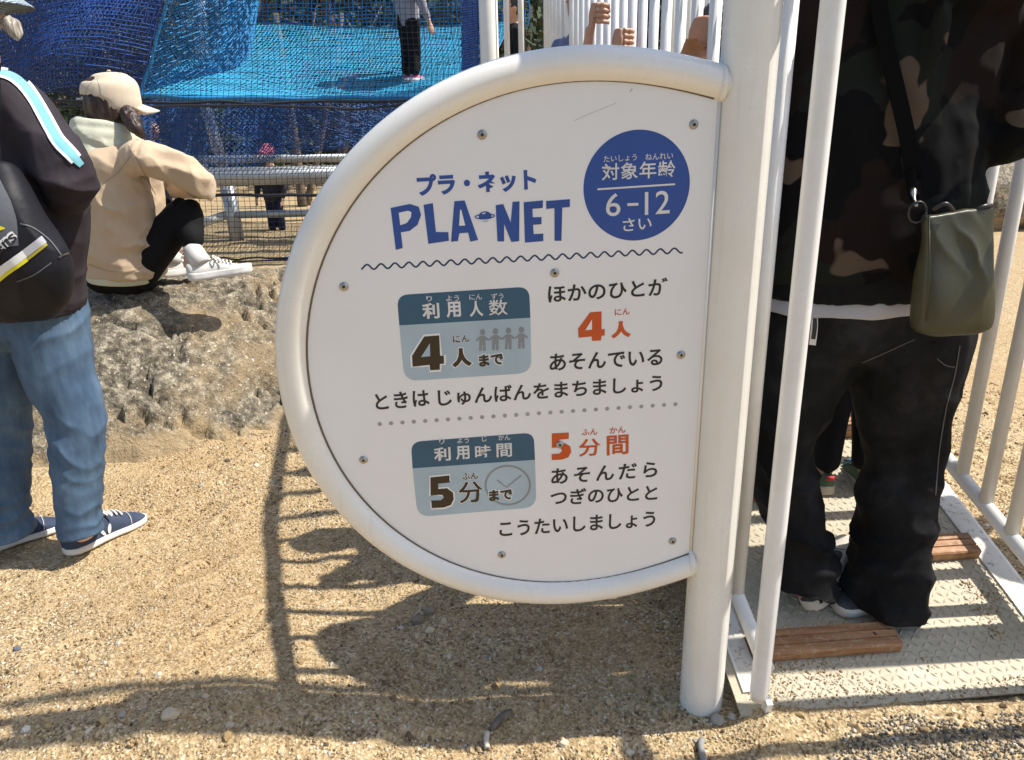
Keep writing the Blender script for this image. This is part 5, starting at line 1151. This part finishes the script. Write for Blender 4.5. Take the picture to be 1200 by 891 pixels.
ws = [flat('white_canvas', (0.66, 0.64, 0.58, 1), .7, (400, .3, .001)), flat('white_rubber', (0.72, 0.70, 0.65, 1), .5), flat('white_lace', (0.74, 0.73, 0.70, 1), .8)]
ps = [flat('pink_canvas', (0.5, 0.12, 0.22, 1), .7), ws[1], ws[2]]
# child on the ramp just beyond the man's legs (one green shoe shows between them)
kh = rp(*ramp_px(968, 583)); kd = V3(-.02, 1, 0)
kid = child('child in black trousers and green shoes half hidden in front of the man\'s legs', kh.x + .069, kh.y + .055, kh.z, 1.05, kd, C_black, C_black, M['skin'], M['hair_black'], gs, hem=.105, shl=.235, vox=.008, armsL=[kh + V3(-.06, .07, .76), kh + V3(-.09, .2, .70), kh + V3(.0, .3, .8)], armsR=[kh + V3(.2, .07, .76), kh + V3(.22, .2, .70), kh + V3(.14, .3, .8)])
tg = bmesh.new(); box_bm(tg, kh + V3(0.004, -.004, .066), (.012, 0, 0), (0, .004, 0), (0, 0, .006)); link('heel_tag', bm_done(tg, 'heel_tag', .001), flat('red_tag', (0.5, 0.03, 0.04, 1), .6), kid)
# child behind the sign gripping a bar of the ramp fence
hp = at(829, 42, 2.10)
c1 = child('child hidden behind the sign with one tanned fist round a white bar', .22, 2.28, 0, 1.30, (.9, -.1), C_navy, C_black, M['skin_tan'], M['hair_black'], ws, armsR=None,
           armsL=[V3(.20, 2.41, .98), V3(.42, 2.3, 1.16), V3(.46, 2.12, 1.40)], vox=.012)
acc = Acc(); hand_grip(acc, tuple(hp), (-.55, -.75, 0), (.445, 2.14, 1.20), .92, .015, 1); fuse('hand', acc, .0019, 2, None, M['skin_tan'], c1)
# second pair of hands further up
h1_, h2_ = at(705, 18, 2.75), at(733, 48, 2.7)
c2_ = child('child in slate blue behind the sign reaching both hands up to the bars', .05, 2.95, 0, 1.36, (.95, .1), C_blue, C_navy, M['skin'], M['hair_brown'], ws, vox=.012,
            armsL=[V3(.06, 3.08, 1.02), V3(.20, 2.98, 1.16), V3(.27, 2.8, 1.38)], armsR=[V3(.06, 2.82, 1.02), V3(.24, 2.78, 1.1), V3(.32, 2.72, 1.34)])
for hh_, ww_, oo in ((h1_, (.25, 2.8, 1.36), (-1, .1, 0)), (h2_, (.34, 2.72, 1.30), (-.9, -.3, 0))):
    acc = Acc(); hand_grip(acc, tuple(hh_), oo, ww_, .78, .014, 1); fuse('hand', acc, .0019, 2, None, M['skin'], c2_)
# people further up the ramp and on the deck, seen in slivers through the bars
up1 = rp(.12, 3.0); child('child in slate blue shirt standing high on the ramp behind the bars', up1.x, up1.y, up1.z, 1.05, (-.6, -.6), C_blue, C_navy, M['skin_tan'], M['hair_brown'], ws, vox=.014)
x = N('plaid'); v = x.co(); ch = x.n('TexChecker'); ch.inputs['Scale'].default_value = 28; ch.inputs[1].default_value = (0.02, 0.03, 0.07, 1); ch.inputs[2].default_value = (0.3, 0.36, 0.42, 1); x.l(v, ch.inputs[0]); x.base(ch.outputs[0], .85); M['plaid'] = x.m
up2 = rp(.33, 1.42); child('child in blue and white checked shirt on the ramp behind the sign', up2.x, up2.y, up2.z, 1.22, (-.2, 1), M['plaid'], C_navy, M['skin'], M['hair_black'], ws, vox=.012)
dq = at(603, 33, D0.y + .35); child('child with bare arms in black top on the deck at the head of the ramp', dq.x, dq.y, DZ, .86, (-1, -.2), C_black, C_black, M['skin'], M['hair_black'], ws, vox=.014)
# child on the cyan net
nf = at(483, 96, 7.9)
child('child in pale grey jacket and dark trousers standing on the cyan net', nf.x, nf.y, nf.z + .0, 1.22, (.7, .5), C_grey, C_black, M['skin_pale'], M['hair_black'], ps, vox=.014)
nk = gnd(326, 277); child('small child in dark coat and pink hat out on the sand beyond the pipes', nk.x, nk.y, 0, .98, (-.3, -1), C_char, C_navy, M['skin_pale'], M['hair_black'], [ps[1], ps[1], ps[1]], vox=.02, hat=C_pink)
nb2 = gnd(196, 250); child('child in royal blue playing beyond the net', nb2.x, nb2.y, 0, 1.25, (1, -.2), C_royal, C_navy, M['skin_pale'], M['hair_black'], [ps[1], ps[1], ps[1]], vox=.02)

child('unseen child in white shirt added outside the right-hand fence to shade the ramp', 2.02, 2.02, float(ground_h(np.array([2.02]), np.array([2.02]))[0]), 1.38, (-.9, .3), cloth('white_cotton', (.6, .6, .6, 1)), C_navy, M['skin'], M['hair_black'], ws, vox=.014)  # out-of-view figure put here for the shade it casts on the ramp

# ================================================================ adult at the left edge: dark track jacket, blue jeans
x = N('blue_denim'); v = x.co(); n1 = x.noise(x.co((1, 1, .45)), 7, 5, .6); n2 = x.noise(v, 1100, 2); n3 = x.noise(x.co((1, 1, .2)), 60, 4, .6)
c = x.ramp(n1, [(0.36, (0.040, 0.080, 0.145)), (0.54, (0.085, 0.150, 0.235)), (0.72, (0.16, 0.245, 0.335))]); c = x.mix(.5, c, x.ramp(n3, [(.3, (.55, .55, .55)), (.7, (1, 1, 1))]), 'MULTIPLY')
x.base(c, .85); b1 = x.bump(x.noise(x.co((1, 1, .5)), 40, 4), .3, .004); x.bump(n2, .35, .0008, b1); M['denim'] = x.m
M['jacket_dark'] = cloth('jacket_dark', (0.040, 0.032, 0.037, 1), (0.028, 0.022, 0.026, 1), 1200, .2, 5, .7)
M['jacket_side'] = cloth('jacket_side', (0.012, 0.010, 0.014, 1), None, 1200, .2)
M['cyan_band'] = cloth('cyan_band', (0.19, 0.46, 0.52, 1), (0.17, 0.42, 0.48, 1)); M['white_piping'] = flat('white_piping', (0.78, 0.77, 0.74, 1), .6)
ad = empty('person', (-1.45, 2.22, 0)); tag(ad, 'adult at the left edge in dark jacket with pale blue sleeve stripe and jeans', 'person')
YA = 2.24
aR, kR, hR2 = at(96, 606, 2.20), at(88, 492, 2.24), at(62, 380, 2.26)
aL2, kL2, hL2 = at(8, 606, 2.24), at(2, 500, 2.28), at(-12, 385, 2.28)
acc = Acc()
limb(acc, [(tuple(hR2 + UP * .08), .108, .12), (tuple(hR2 + V3(-.008, 0, 0)), .110, .122), (tuple(hR2 * .5 + kR * .5 + V3(-.015, 0, 0)), .098, .115), (tuple(kR + V3(.005, 0, .02)), .083, .098), (tuple(kR * .5 + aR * .5), .074, .09), (tuple(aR + V3(-.004, -.006, 0)), .066, .078), (tuple(aR + V3(-.006, -.012, -.05)), .070, .080)], ends=(.5, .08))
limb(acc, [(tuple(hL2 + UP * .08), .125, .13), (tuple(hL2), .12, .13), (tuple(hL2 * .5 + kL2 * .5), .098, .115), (tuple(kL2), .083, .098), (tuple(kL2 * .5 + aL2 * .5), .074, .09), (tuple(aL2), .068, .084), (tuple(aL2 - UP * .06), .080, .096)], ends=(.5, .08))
hm = (hR2 + hL2) / 2; limb(acc, [(tuple(hm + UP * .0), .185, .13), (tuple(hm + UP * .16), .165, .12)])
def fd(P, Nn):
    return gfold(P, .004, 6, 33, (1, 1, .3)) + crease(P, kR - UP * .05, .12, .010, (.45, .2, 1), 60, 1.2, 41) + crease(P, kR - UP * .18, .10, .007, (-.3, 0, 1), 70, .8, 44) + crease(P, aR + UP * .0, .07, .012, (.2, 0, 1), 80, 1.2, 42) + crease(P, aL2 + UP * .03, .1, .012, (.1, 0, 1), 90, .7, 43) \
        + crease(P, hR2 - UP * .05, .13, .009, (-.6, 0, 1), 50, .7, 45) + crease(P, kL2 - UP * .04, .13, .010, (.3, 0, 1), 70, 1, 46)
jn = fuse('jeans', acc, .0065, 4, fd, M['denim'], ad)
acc = Acc()
tb = [at(31, 352, YA), at(30, 300, YA), at(30, 235, YA), at(2, 165, YA), at(-16, 122, YA + .02)]
limb(acc, [(tuple(tb[0]), .160, .130), (tuple(tb[1]), .158, .130), (tuple(tb[2]), .165, .132), (tuple(tb[3]), .17, .13), (tuple(tb[4]), .14, .11), (tuple(tb[4] + UP * .085 + V3(-.02, .02, 0)), .075, .075)], power=2.3, ends=(.05, .3))
sR, eR, wR2 = at(19, 128, 2.22), at(80, 214, 2.16), at(30, 232, 2.50)
limb(acc, [(tuple(sR + V3(-.06, 0, .0)), .075, .08), (tuple(sR), .085, .088), (tuple(sR * .5 + eR * .5 + V3(.01, 0, 0)), .083, .086), (tuple(eR), .074, .078), (tuple(eR * .5 + wR2 * .5), .062, .062), (tuple(wR2), .045, .045)])
sL, eL2, wL2 = at(-75, 135, 2.30), at(-90, 215, 2.35), at(-20, 235, 2.58)
limb(acc, [(tuple(sL), .085, .088), (tuple(eL2), .07, .075), (tuple(wL2), .045, .045)])
def fj(P, Nn):
    return gfold(P, .004, 5, 53, (1, 1, .5)) + crease(P, eR, .12, .018, (.5, 0, .8), 60, .8, 54) + crease(P, sR * .5 + eR * .5, .12, .011, (.8, 0, .6), 46, .8, 55) + crease(P, tb[0], .15, .014, (.1, 0, 1), 60, .6, 56)
jk = fuse('jacket', acc, .0065, 4, fj, M['jacket_dark'], ad)
acc = Acc(); limb(acc, [(tuple(tb[0] + UP * .012), .158, .129), (tuple(tb[0] - UP * .035), .155, .127)], power=2.3, ends=(.05, .05)); fuse('jacket_hem', acc, .006, 3, lambda P, Nn: .0015 * np.sin(np.arctan2(P[:, 1] - YA, P[:, 0] - tb[0].x) * 110), M['jacket_dark'], ad)
path = [(0, 86), (14, 90), (28, 101), (42, 120), (55, 143), (68, 165), (82, 180), (95, 194)]
ribbon('sleeve_stripe', jk, path, [6, 8, 9, 9, 10, 10, 10, 7], M['cyan_band'], ad, .0035)
for sg in (-1, 1):
    P2 = spline([(a, b, 0) for a, b in path], 30)[:, :2]; T = np.gradient(P2, axis=0); T /= np.linalg.norm(T, axis=1)[:, None]
    wv2 = np.interp(np.linspace(0, 1, 30), np.linspace(0, 1, 8), [4.5, 5.5, 6, 6, 6.4, 6.4, 6.2, 5])
    edge = [(p_[0] - t_[1] * w_ * sg, p_[1] + t_[0] * w_ * sg) for p_, t_, w_ in zip(P2, T, wv2)]
    ribbon('stripe_edge', jk, edge[::3], 3.0, M['white_piping'], ad, .0042)
acc = Acc(); hcA = at(-42, 0, YA + .07); head_into(acc, hcA, (.45, .85, -.12), .118, tb[4] + UP * .10 + V3(-.01, .03, 0))
limb(acc, [(tuple(tb[4]), .13, .09), (tuple(tb[2]), .14, .10), (tuple(tb[0]), .14, .10)]); limb(acc, [(tuple(sR), .05, .05), (tuple(eR), .04, .04), (tuple(wR2), .028, .03)]); limb(acc, [(tuple(sL), .05, .05), (tuple(eL2), .04, .04), (tuple(wL2), .028, .03)])
open_hand(acc, wR2, V3(-.4, .6, .3), 1, (-.8, 0, .3), .7); open_hand(acc, wL2, V3(.5, .5, .3), 1, (.8, 0, .3), .7)
for h_, k2, a2 in ((hR2, kR, aR), (hL2, kL2, aL2)): limb(acc, [(tuple(h_ + UP * .1), .08, .09), (tuple(k2), .05, .055), (tuple(a2), .035, .04), (tuple(a2 - UP * .06), .032, .045)])
fuse('body', acc, .006, 3, None, M['skin_pale'], ad); eyes(hcA, (.45, .85, -.12), .118, ad)
acc = Acc(); fA = Vector((.45, .85, -.12)).normalized()
limb(acc, [(tuple(hcA - fA * .05 - UP * .10), .055, .045), (tuple(hcA - fA * .03 - UP * .03), .088, .085), (tuple(hcA - fA * .01 + UP * .04), .088, .10), (tuple(hcA + UP * .10), .05, .06)], side=(.88, -.47, 0))
limb(acc, [(tuple(at(12, 28, YA + .04)), .020, .026), (tuple(at(18, 38, YA + .03)), .014, .018), (tuple(at(23, 47, YA + .03)), .004, .006)])
fuse('hair', acc, .005, 2, lambda P, Nn: .005 * ridged(P * np.array([60, 60, 8]), 2), M['hair_grey'], ad)
x = N('woven_hat'); v = x.co(); wvn = x.n('TexWave'); wvn.inputs['Scale'].default_value = 55; wvn.inputs['Distortion'].default_value = 2; x.l(v, wvn.inputs[0]); x.base(x.ramp(wvn.outputs['Fac'], [(.2, (.10, .16, .22)), (.8, (.42, .47, .48))]), .9); x.bump(wvn.outputs['Fac'], .8, .003); M['woven'] = x.m
acc = Acc(); hh0 = hcA + UP * .012 + V3(.0, 0, 0)
limb(acc, [(tuple(hh0), .110, .125), (tuple(hh0 + UP * .06), .105, .12), (tuple(hh0 + UP * .10), .07, .085)], side=(.88, -.47, 0))
hat = fuse('hat', acc, .006, 3, None, M['woven'], ad)
a = np.linspace(0, 2 * np.pi, 48, endpoint=False); vs = []; fs = []
for (r_, z_) in ((.095, .01), (.13, -.002), (.158, -.025), (.160, -.029), (.13, -.008), (.095, .003)): vs += [(hh0.x + r_ * math.cos(q), hh0.y + r_ * 1.08 * math.sin(q), hh0.z + z_) for q in a]
for i in range(5):
    for j in range(48): fs.append((48 * i + j, 48 * i + (j + 1) % 48, 48 * i + 48 + (j + 1) % 48, 48 * i + 48 + j))
link('hat_brim', py_mesh('hat_brim', vs, fs), M['woven'], ad)
x = N('navy_canvas'); v = x.co(); x.base(x.mix(x.ramp(x.noise(v, 30, 4), [(.4, (0, 0, 0)), (.7, (1, 1, 1))]), (0.028, 0.042, 0.082, 1), (0.045, 0.062, 0.105, 1)), .85); x.bump(x.noise(v, 1000, 2), .5, .0012); M['navy_canvas'] = x.m
nv = [M['navy_canvas'], ws[1], ws[2]]
h1 = gnd(74, 648, .01); t1 = gnd(164, 606, .01); h1.z = t1.z = float(ground_h(np.array([h1.x]), np.array([h1.y]))[0]) + .004
dR = (t1 - h1).normalized(); sroot, spt, sup = shoe(ad, tuple(h1 + dR * .004), dR, .285, UP, nv, wd=.37, soleh=.020, hh=1.18)
h3 = gnd(-36, 648, .01); t3 = gnd(41, 622, .01); h3.z = t3.z = h1.z
shoe(ad, tuple(h3), (t3 - h3).normalized(), .285, UP, nv, wd=.37, soleh=.020, hh=1.18)
0 and print('SHOE', [surf(sup, *q) for q in ((120, 625), (128, 621), (76, 630), (150, 615))], [tuple(v_.co) for v_ in list(sup.data.vertices)[:2]])
# white heel tab and white two-eared emblem on the shoe
ribbon('heel_tab', sup, [(71, 630), (76, 629), (82, 628)], 11, M['white_piping'], ad, .0015, 8)
def emblem(name, o, polys, mat, parent, off=.0015):
    vs, fs = [], []
    for pts in polys:
        q = [surf(o, px, py, off) for px, py in pts]
        if any(k is None for k in q): continue
        cpt = surf(o, float(np.mean([p_[0] for p_ in pts])), float(np.mean([p_[1] for p_ in pts])), off)
        b0_ = len(vs); vs += [tuple(k[0]) for k in q] + [tuple(cpt[0])]; n_ = len(pts)
        fs += [(b0_ + i, b0_ + (i + 1) % n_, b0_ + n_) for i in range(n_)]
    if vs: return link(name, py_mesh(name, vs, fs), mat, parent)
emblem('emblem', sup, [ell(119.5, 623.5, 6.2, 2.0, .75, 16), ell(128, 619.5, 5.8, 2.0, -1.5 + 3.14, 16), ell(126, 628, 4.6, 2.4, -.35, 16)], M['white_piping'], ad, .003)
# ---- sports bag on the back
BGm = cloth('bag_black', (0.014, 0.014, 0.018, 1), (0.010, 0.010, 0.013, 1), 900, .25, 4, .5); BGg = cloth('bag_grey', (0.13, 0.135, 0.145, 1), (0.085, 0.09, 0.10, 1), 900, .25, 4, .5)
bg2 = empty('sports_bag', tuple(at(20, 290, 2.0))); tag(bg2, 'black and grey nylon sports bag with yellow and white stripe on the left adult', 'bag')
YG = 2.03
acc = Acc(); limb(acc, [(tuple(at(-25, 208, YG + .03)), .10, .05), (tuple(at(-14, 250, YG)), .135, .075), (tuple(at(-4, 300, YG)), .185, .085), (tuple(at(0, 330, YG + .01)), .17, .075), (tuple(at(-8, 350, YG + .03)), .11, .05)], side=tuple(V3(1, 0, .12)), power=2.6, k=30)
def fg(P, Nn): return crease(P, at(60, 290, 1.98), .10, .007, (.8, 0, .5), 55, .6, 61) + gfold(P, .004, 6, 62) + crease(P, at(20, 345, 1.98), .1, .005, (.9, 0, -.3), 60, .5, 64)
bgo = fuse('bag_body', acc, .006, 4, fg, BGm, bg2)
gp_ = [(-10, 196), (2, 206), (8, 222), (12, 236), (17, 255), (21, 270), (24, 290)]
ribbon('grey_panel', bgo, [(-12, 215), (-4, 240), (2, 262), (6, 290)], [26, 34, 36, 32], BGg, bg2, .0015)
ribbon('yellow_flash', bgo, [(-14, 271), (-4, 268), (6, 267.5)], [10, 8, 1.5], flat('sport_yellow', (0.75, 0.66, 0.01, 1), .5), bg2, .003, 10)
ribbon('white_stripe', bgo, [(-14, 331), (2, 317), (16, 307), (29, 297.5)], 9.5, M['white_piping'], bg2, .003, 16)
ribbon('grey_stripe', bgo, [(29, 297.5), (40, 289), (51, 280.5)], 9.5, flat('reflective_grey', (0.40, 0.40, 0.42, 1), .35), bg2, .003, 12)
ribbon('yellow_stripe', bgo, [(-11, 337), (5, 323.5), (19, 313.5), (32, 304.2)], 4.2, bpy.data.materials['sport_yellow'], bg2, .0034, 16)
ribbon('yellow_stripe', bgo, [(32, 304.2), (43, 295.5), (54, 286.5)], 3.4, flat('dull_yellow', (0.35, 0.29, 0.02, 1), .5), bg2, .0034, 12)
ribbon('zip_pull', bgo, [(68, 302), (73, 299), (79, 297)], 2.2, M['steel'], bg2, .004, 8)
def word(o, body, p0, p1, hgt, mat, parent, bold, off):      # lettering laid on a curved surface
    v_, f_ = glyphs(body, bold); lo, hi = v_.min(0), v_.max(0); p0 = np.array(p0, float); p1 = np.array(p1, float); ux = p1 - p0; uy = np.array([ux[1], -ux[0]]) / np.linalg.norm(ux) * hgt
    out = []
    for q in v_:
        p_ = p0 + ux * (q[0] - lo[0]) / (hi[0] - lo[0]) + uy * (q[1] - lo[1]) / (hi[1] - lo[1]); h_ = surf(o, *p_, off); out.append(h_[0] if h_ else None)
    fs = [f for f in f_ if all(out[i] is not None for i in f)]
    used = sorted({i for f in fs for i in f}); mp_ = {i: k for k, i in enumerate(used)}
    if fs: return link('lettering', py_mesh('lettering', [tuple(out[i]) for i in used], [tuple(mp_[i] for i in f) for f in fs]), mat, parent, smooth=False)
word(bgo, 'Tigers', (-24, 326), (25, 282), 21, M['white_piping'], bg2, .055, .004)
word(bgo, 'Tigers', (-23, 325), (24, 283), 18, M['ink_black'], bg2, .012, .0048)
ribbon('bag_seam', bgo, [(24, 262), (40, 268), (58, 282), (72, 300)], 1.2, BGg, bg2, .002)
ribbon('bag_seam', bgo, [(20, 330), (40, 322), (60, 308)], 1.2, BGg, bg2, .002)
tube('shoulder_strap', spline([tuple(at(-14, 215, 2.02)), tuple(at(-8, 160, 2.08)), tuple(at(-6, 110, 2.12)), tuple(at(-8, 80, 2.22))], 16), .014, BGm, bg2, 10)

# ================================================================ seated woman on the boulder
M['beige'] = cloth('beige_cotton', (0.56, 0.43, 0.29, 1), (0.50, 0.375, 0.25, 1), 1100, .2, 5, .8); M['pale_green'] = cloth('pale_green_lining', (0.56, 0.55, 0.42, 1), (0.5, 0.5, 0.38, 1)); M['cap'] = cloth('cap_cotton', (0.62, 0.52, 0.39, 1), (0.56, 0.46, 0.34, 1), 1100, .2)
M['legging'] = cloth('legging_black', (0.009, 0.009, 0.010, 1))
wo_ = empty('person', tuple(at(150, 335, 3.40))); tag(wo_, 'woman in beige hooded jacket and cream cap sitting on the boulder hugging her knees', 'person')
YW = 3.36
sdw = V3(.82, .57, 0)
W0, W1, W2, W3, W4 = at(146, 319, YW), at(141, 268, YW), at(138, 222, YW), at(138, 184, YW), at(136, 160, YW)
acc = Acc()
limb(acc, [(tuple(W0), .165, .17), (tuple(W1), .178, .185), (tuple(W2), .170, .18), (tuple(W3), .150, .165), (tuple(W4), .07, .08)], side=(1, 0, 0), power=2.2, k=26, ends=(.05, .4))
wsh, wel, wwr = at(168, 188, 3.24), at(240, 214, 3.34), at(206, 222, 3.66)
limb(acc, [(tuple(wsh + V3(-.05, .02, 0)), .065, .07), (tuple(wsh), .072, .075), (tuple(wsh * .5 + wel * .5 + UP * .012), .066, .072), (tuple(wel + V3(-.01, 0, 0)), .056, .062), (tuple(wel * .5 + wwr * .5 + V3(.01, 0, 0)), .052, .052), (tuple(wwr), .035, .035)])
wsl, wll = at(135, 186, 3.56), at(215, 212, 3.72)
limb(acc, [(tuple(wsl), .07, .07), (tuple(wsl * .5 + wll * .5), .06, .065), (tuple(wll), .05, .055)])
def fw(P, Nn):
    return gfold(P, .011, 6, 73, (1, 1, .6)) + crease(P, at(175, 285, 3.24), .15, .020, (.45, 0, .9), 44, .9, 74) + crease(P, wsh * .5 + wel * .5, .12, .014, (.35, 0, 1), 62, .8, 75) + crease(P, wel, .09, .016, (1, 0, .2), 60, .8, 76) + crease(P, at(118, 250, 3.22), .19, .018, (.6, 0, .8), 34, .9, 77) + crease(P, at(165, 215, 3.2), .12, .014, (1, 0, .5), 50, .7, 78)
wj = fuse('jacket', acc, .0065, 4, fw, M['beige'], wo_)
acc = Acc(); limb(acc, [(tuple(at(147, 318, YW)), .158, .163), (tuple(at(148, 326, YW)), .152, .158)], side=(1, 0, 0), power=2.2, ends=(.05, .1)); fuse('jacket_lining', acc, .006, 3, None, M['pale_green'], wo_)
SM = cloth('beige_seam', (0.40, 0.30, 0.19, 1))
ribbon('sleeve_seam', wj, [(150, 170), (160, 186), (170, 205), (182, 228)], .9, SM, wo_, .0015)
ribbon('back_seam', wj, [(158, 176), (140, 200), (120, 216), (104, 226)], .8, SM, wo_, .0015)
ribbon('hem_seam', wj, [(104, 310), (130, 318), (158, 317), (178, 306)], .8, SM, wo_, .0015)
ribbon('jacket_pocket', wj, [(160, 300), (172, 284), (184, 262)], .9, SM, wo_, .0015)
# hood heaped round the neck
acc = Acc()
hk = at(122, 164, YW); 
for (rr2, zz2, th, aa0) in ((.105, .0, .036, 0), (.095, .030, .032, .5), (.11, -.03, .034, 1.0)):
    pts = [(tuple(at(124, 160, YW) + V3(rr2 * math.cos(q) * 1.1, rr2 * math.sin(q), zz2 + .018 * math.cos(q + 2.4))), th, th * .8) for q in np.linspace(0, 2 * math.pi, 13)]
    limb(acc, pts, side=(0, 0, 1), k=12, seg=3)
limb(acc, [(tuple(at(98, 158, 3.34)), .03, .05), (tuple(at(103, 172, 3.28)), .055, .06), (tuple(at(118, 186, 3.24)), .05, .04)], side=(1, 0, 0))
hdn = fuse('hood', acc, .0055, 4, lambda P, Nn: gfold(P, .006, 9, 83, (1, 1, 1)) + crease(P, at(120, 168, 3.26), .12, .008, (.2, 0, 1), 75, .7, 84), M['pale_green'], wo_)
fW = Vector((.80, .58, -.10)).normalized(); hcW = at(135, 124, YW + .02)
acc = Acc(); head_into(acc, hcW, fW, .112, W4 + V3(-.01, 0, .02))
limb(acc, [(tuple(W4), .07, .07), (tuple(W2), .11, .11), (tuple(W0), .12, .12)]); limb(acc, [(tuple(wsh), .045, .045), (tuple(wel), .036, .036), (tuple(wwr), .026, .026)]); limb(acc, [(tuple(wsl), .045, .045), (tuple(wll), .036, .036), (tuple(wwr + V3(.02, .1, 0)), .026, .026)])
open_hand(acc, wwr, V3(-.2, .9, .1), .9, (0, 0, -1), .6); open_hand(acc, wwr + V3(.02, .1, 0), V3(.1, -.8, .1), .9, (0, 0, -1), .6)
wk, wa_, wh_ = at(219, 252, 3.38), at(226, 284, 3.30), at(158, 318, 3.33)
limb(acc, [(tuple(wh_), .08, .08), (tuple(wk), .05, .05), (tuple(wa_), .034, .038), (tuple(at(224, 312, 3.28)), .032, .036)])
wk2, wa2 = at(205, 250, 3.62), at(205, 292, 3.55); limb(acc, [(tuple(at(140, 318, 3.5)), .08, .08), (tuple(wk2), .05, .05), (tuple(wa2), .034, .038)])
fuse('body', acc, .0055, 3, None, M['skin_pale'], wo_); eyes(hcW, fW, .112, wo_)
acc = Acc(); rW = fW.cross(UP).normalized()
limb(acc, [(tuple(hcW - fW * .005 + UP * .06), .088, .10), (tuple(hcW - fW * .02), .092, .098), (tuple(hcW - fW * .03 - UP * .07), .085, .08), (tuple(hcW - fW * .03 - UP * .115), .072, .06)], side=tuple(rW))
limb(acc, [(tuple(at(150, 132, 3.31)), .03, .035), (tuple(at(156, 144, 3.28)), .032, .033), (tuple(at(162, 153, 3.26)), .022, .022), (tuple(at(171, 163, 3.27)), .006, .007)], side=(1, 0, 0))
fuse('hair', acc, .0045, 3, lambda P, Nn: .004 * ridged(P * np.array([55, 55, 7]), 2), M['hair_brown'], wo_)
acc = Acc(); cc0 = hcW + UP * .035 - fW * .0
limb(acc, [(tuple(cc0 - UP * .055 - fW * .034), .088, .088), (tuple(cc0 - UP * .028 - fW * .014), .099, .110), (tuple(cc0 + UP * .005 - fW * .008), .101, .114), (tuple(cc0 + UP * .048), .090, .102), (tuple(cc0 + UP * .078), .062, .072)], side=tuple(rW), k=26, ends=(.1, .28))
cp = fuse('cap', acc, .005, 3, lambda P, Nn: .0012 * np.sin(P[:, 2] * 70) , M['cap'], wo_)
vs, fs = [], []
for i, t in enumerate(np.linspace(-1, 1, 15)):
    for j, q in enumerate(np.linspace(0, 1, 5)):
        wid_ = .075 * (1 - .25 * q ** 2); ex = .095 + .075 * q * math.sqrt(max(0, 1 - (t * .93) ** 2))
        vs.append(cc0 + rW * t * wid_ + fW * (math.sqrt(max(0, 1 - t * t * .6)) * .095 + (ex - .095)) + UP * (-.022 - .022 * q - .020 * t * t))
for i in range(14):
    for j in range(4): fs.append((5 * i + j, 5 * i + j + 1, 5 * i + 6 + j, 5 * i + 5 + j))
br = link('cap_brim', py_mesh('cap_brim', vs, fs), M['cap'], wo_); md = br.modifiers.new('s', 'SOLIDIFY'); md.thickness = .004
tube('button', [tuple(cc0 + UP * .096), tuple(cc0 + UP * .102)], [.009, .005], M['cap'], wo_, 12)
# opening at the back of the cap: dark arch with hair behind it
emblem('cap_opening', cp, [[(99, 131), (99.5, 121), (104, 116), (111, 115), (117, 119), (119, 125), (112, 127), (105, 127)]], M['hair_brown'], wo_, .002)
ribbon('cap_seam', cp, [(113, 92), (104, 100), (99, 112), (97, 128)], 1.0, M['pale_green'], wo_, .0015); ribbon('cap_seam', cp, [(114, 92), (118, 104), (121, 116), (123, 130)], 1.0, M['pale_green'], wo_, .0015)
acc = Acc()
limb(acc, [(tuple(at(128, 320, 3.40)), .15, .085), (tuple(at(165, 322, 3.36)), .15, .085)], side=(0, 1, 0))
limb(acc, [(tuple(wh_ + UP * .0), .10, .105), (tuple(wh_ * .5 + wk * .5), .083, .09), (tuple(wk + V3(-.005, 0, .015)), .066, .068), (tuple(wk * .45 + wa_ * .55), .058, .062), (tuple(wa_ + UP * .02), .046, .050), (tuple(wa_ + UP * .005), .046, .050)])
limb(acc, [(tuple(at(145, 318, 3.52)), .10, .10), (tuple(wk2 + V3(0, 0, .015)), .066, .066), (tuple(wa2 + UP * .03), .046, .05)])
fuse('leggings', acc, .0065, 3, lambda P, Nn: gfold(P, .003, 8, 93) + crease(P, wk, .09, .005, (.3, 0, 1), 70, .8, 94), M['legging'], wo_)
M['sock'] = cloth('white_sock', (0.72, 0.70, 0.66, 1), None, 700, .5)
wf = at(221, 330, 3.22); wt = at(287, 320, 3.30)
for (hl, tl_, sk0) in ((wf, wt, at(225, 291, 3.28)), (at(186, 326, 3.46), at(222, 321, 3.54), at(202, 296, 3.52))):
    dW = (tl_ - hl).normalized()
    shoe(wo_, tuple(hl), dW, .265, (V3(0, 0, 1) - dW * dW.z), ws, wd=.40, soleh=.030, toe_up=.02)
    tube('sock', [tuple(sk0 + UP * .0), tuple(sk0 * .5 + (hl + dW * .06 + UP * .07) * .5), tuple(hl + dW * .065 + UP * .06)], [.039, .041, .044], M['sock'], wo_, 18)
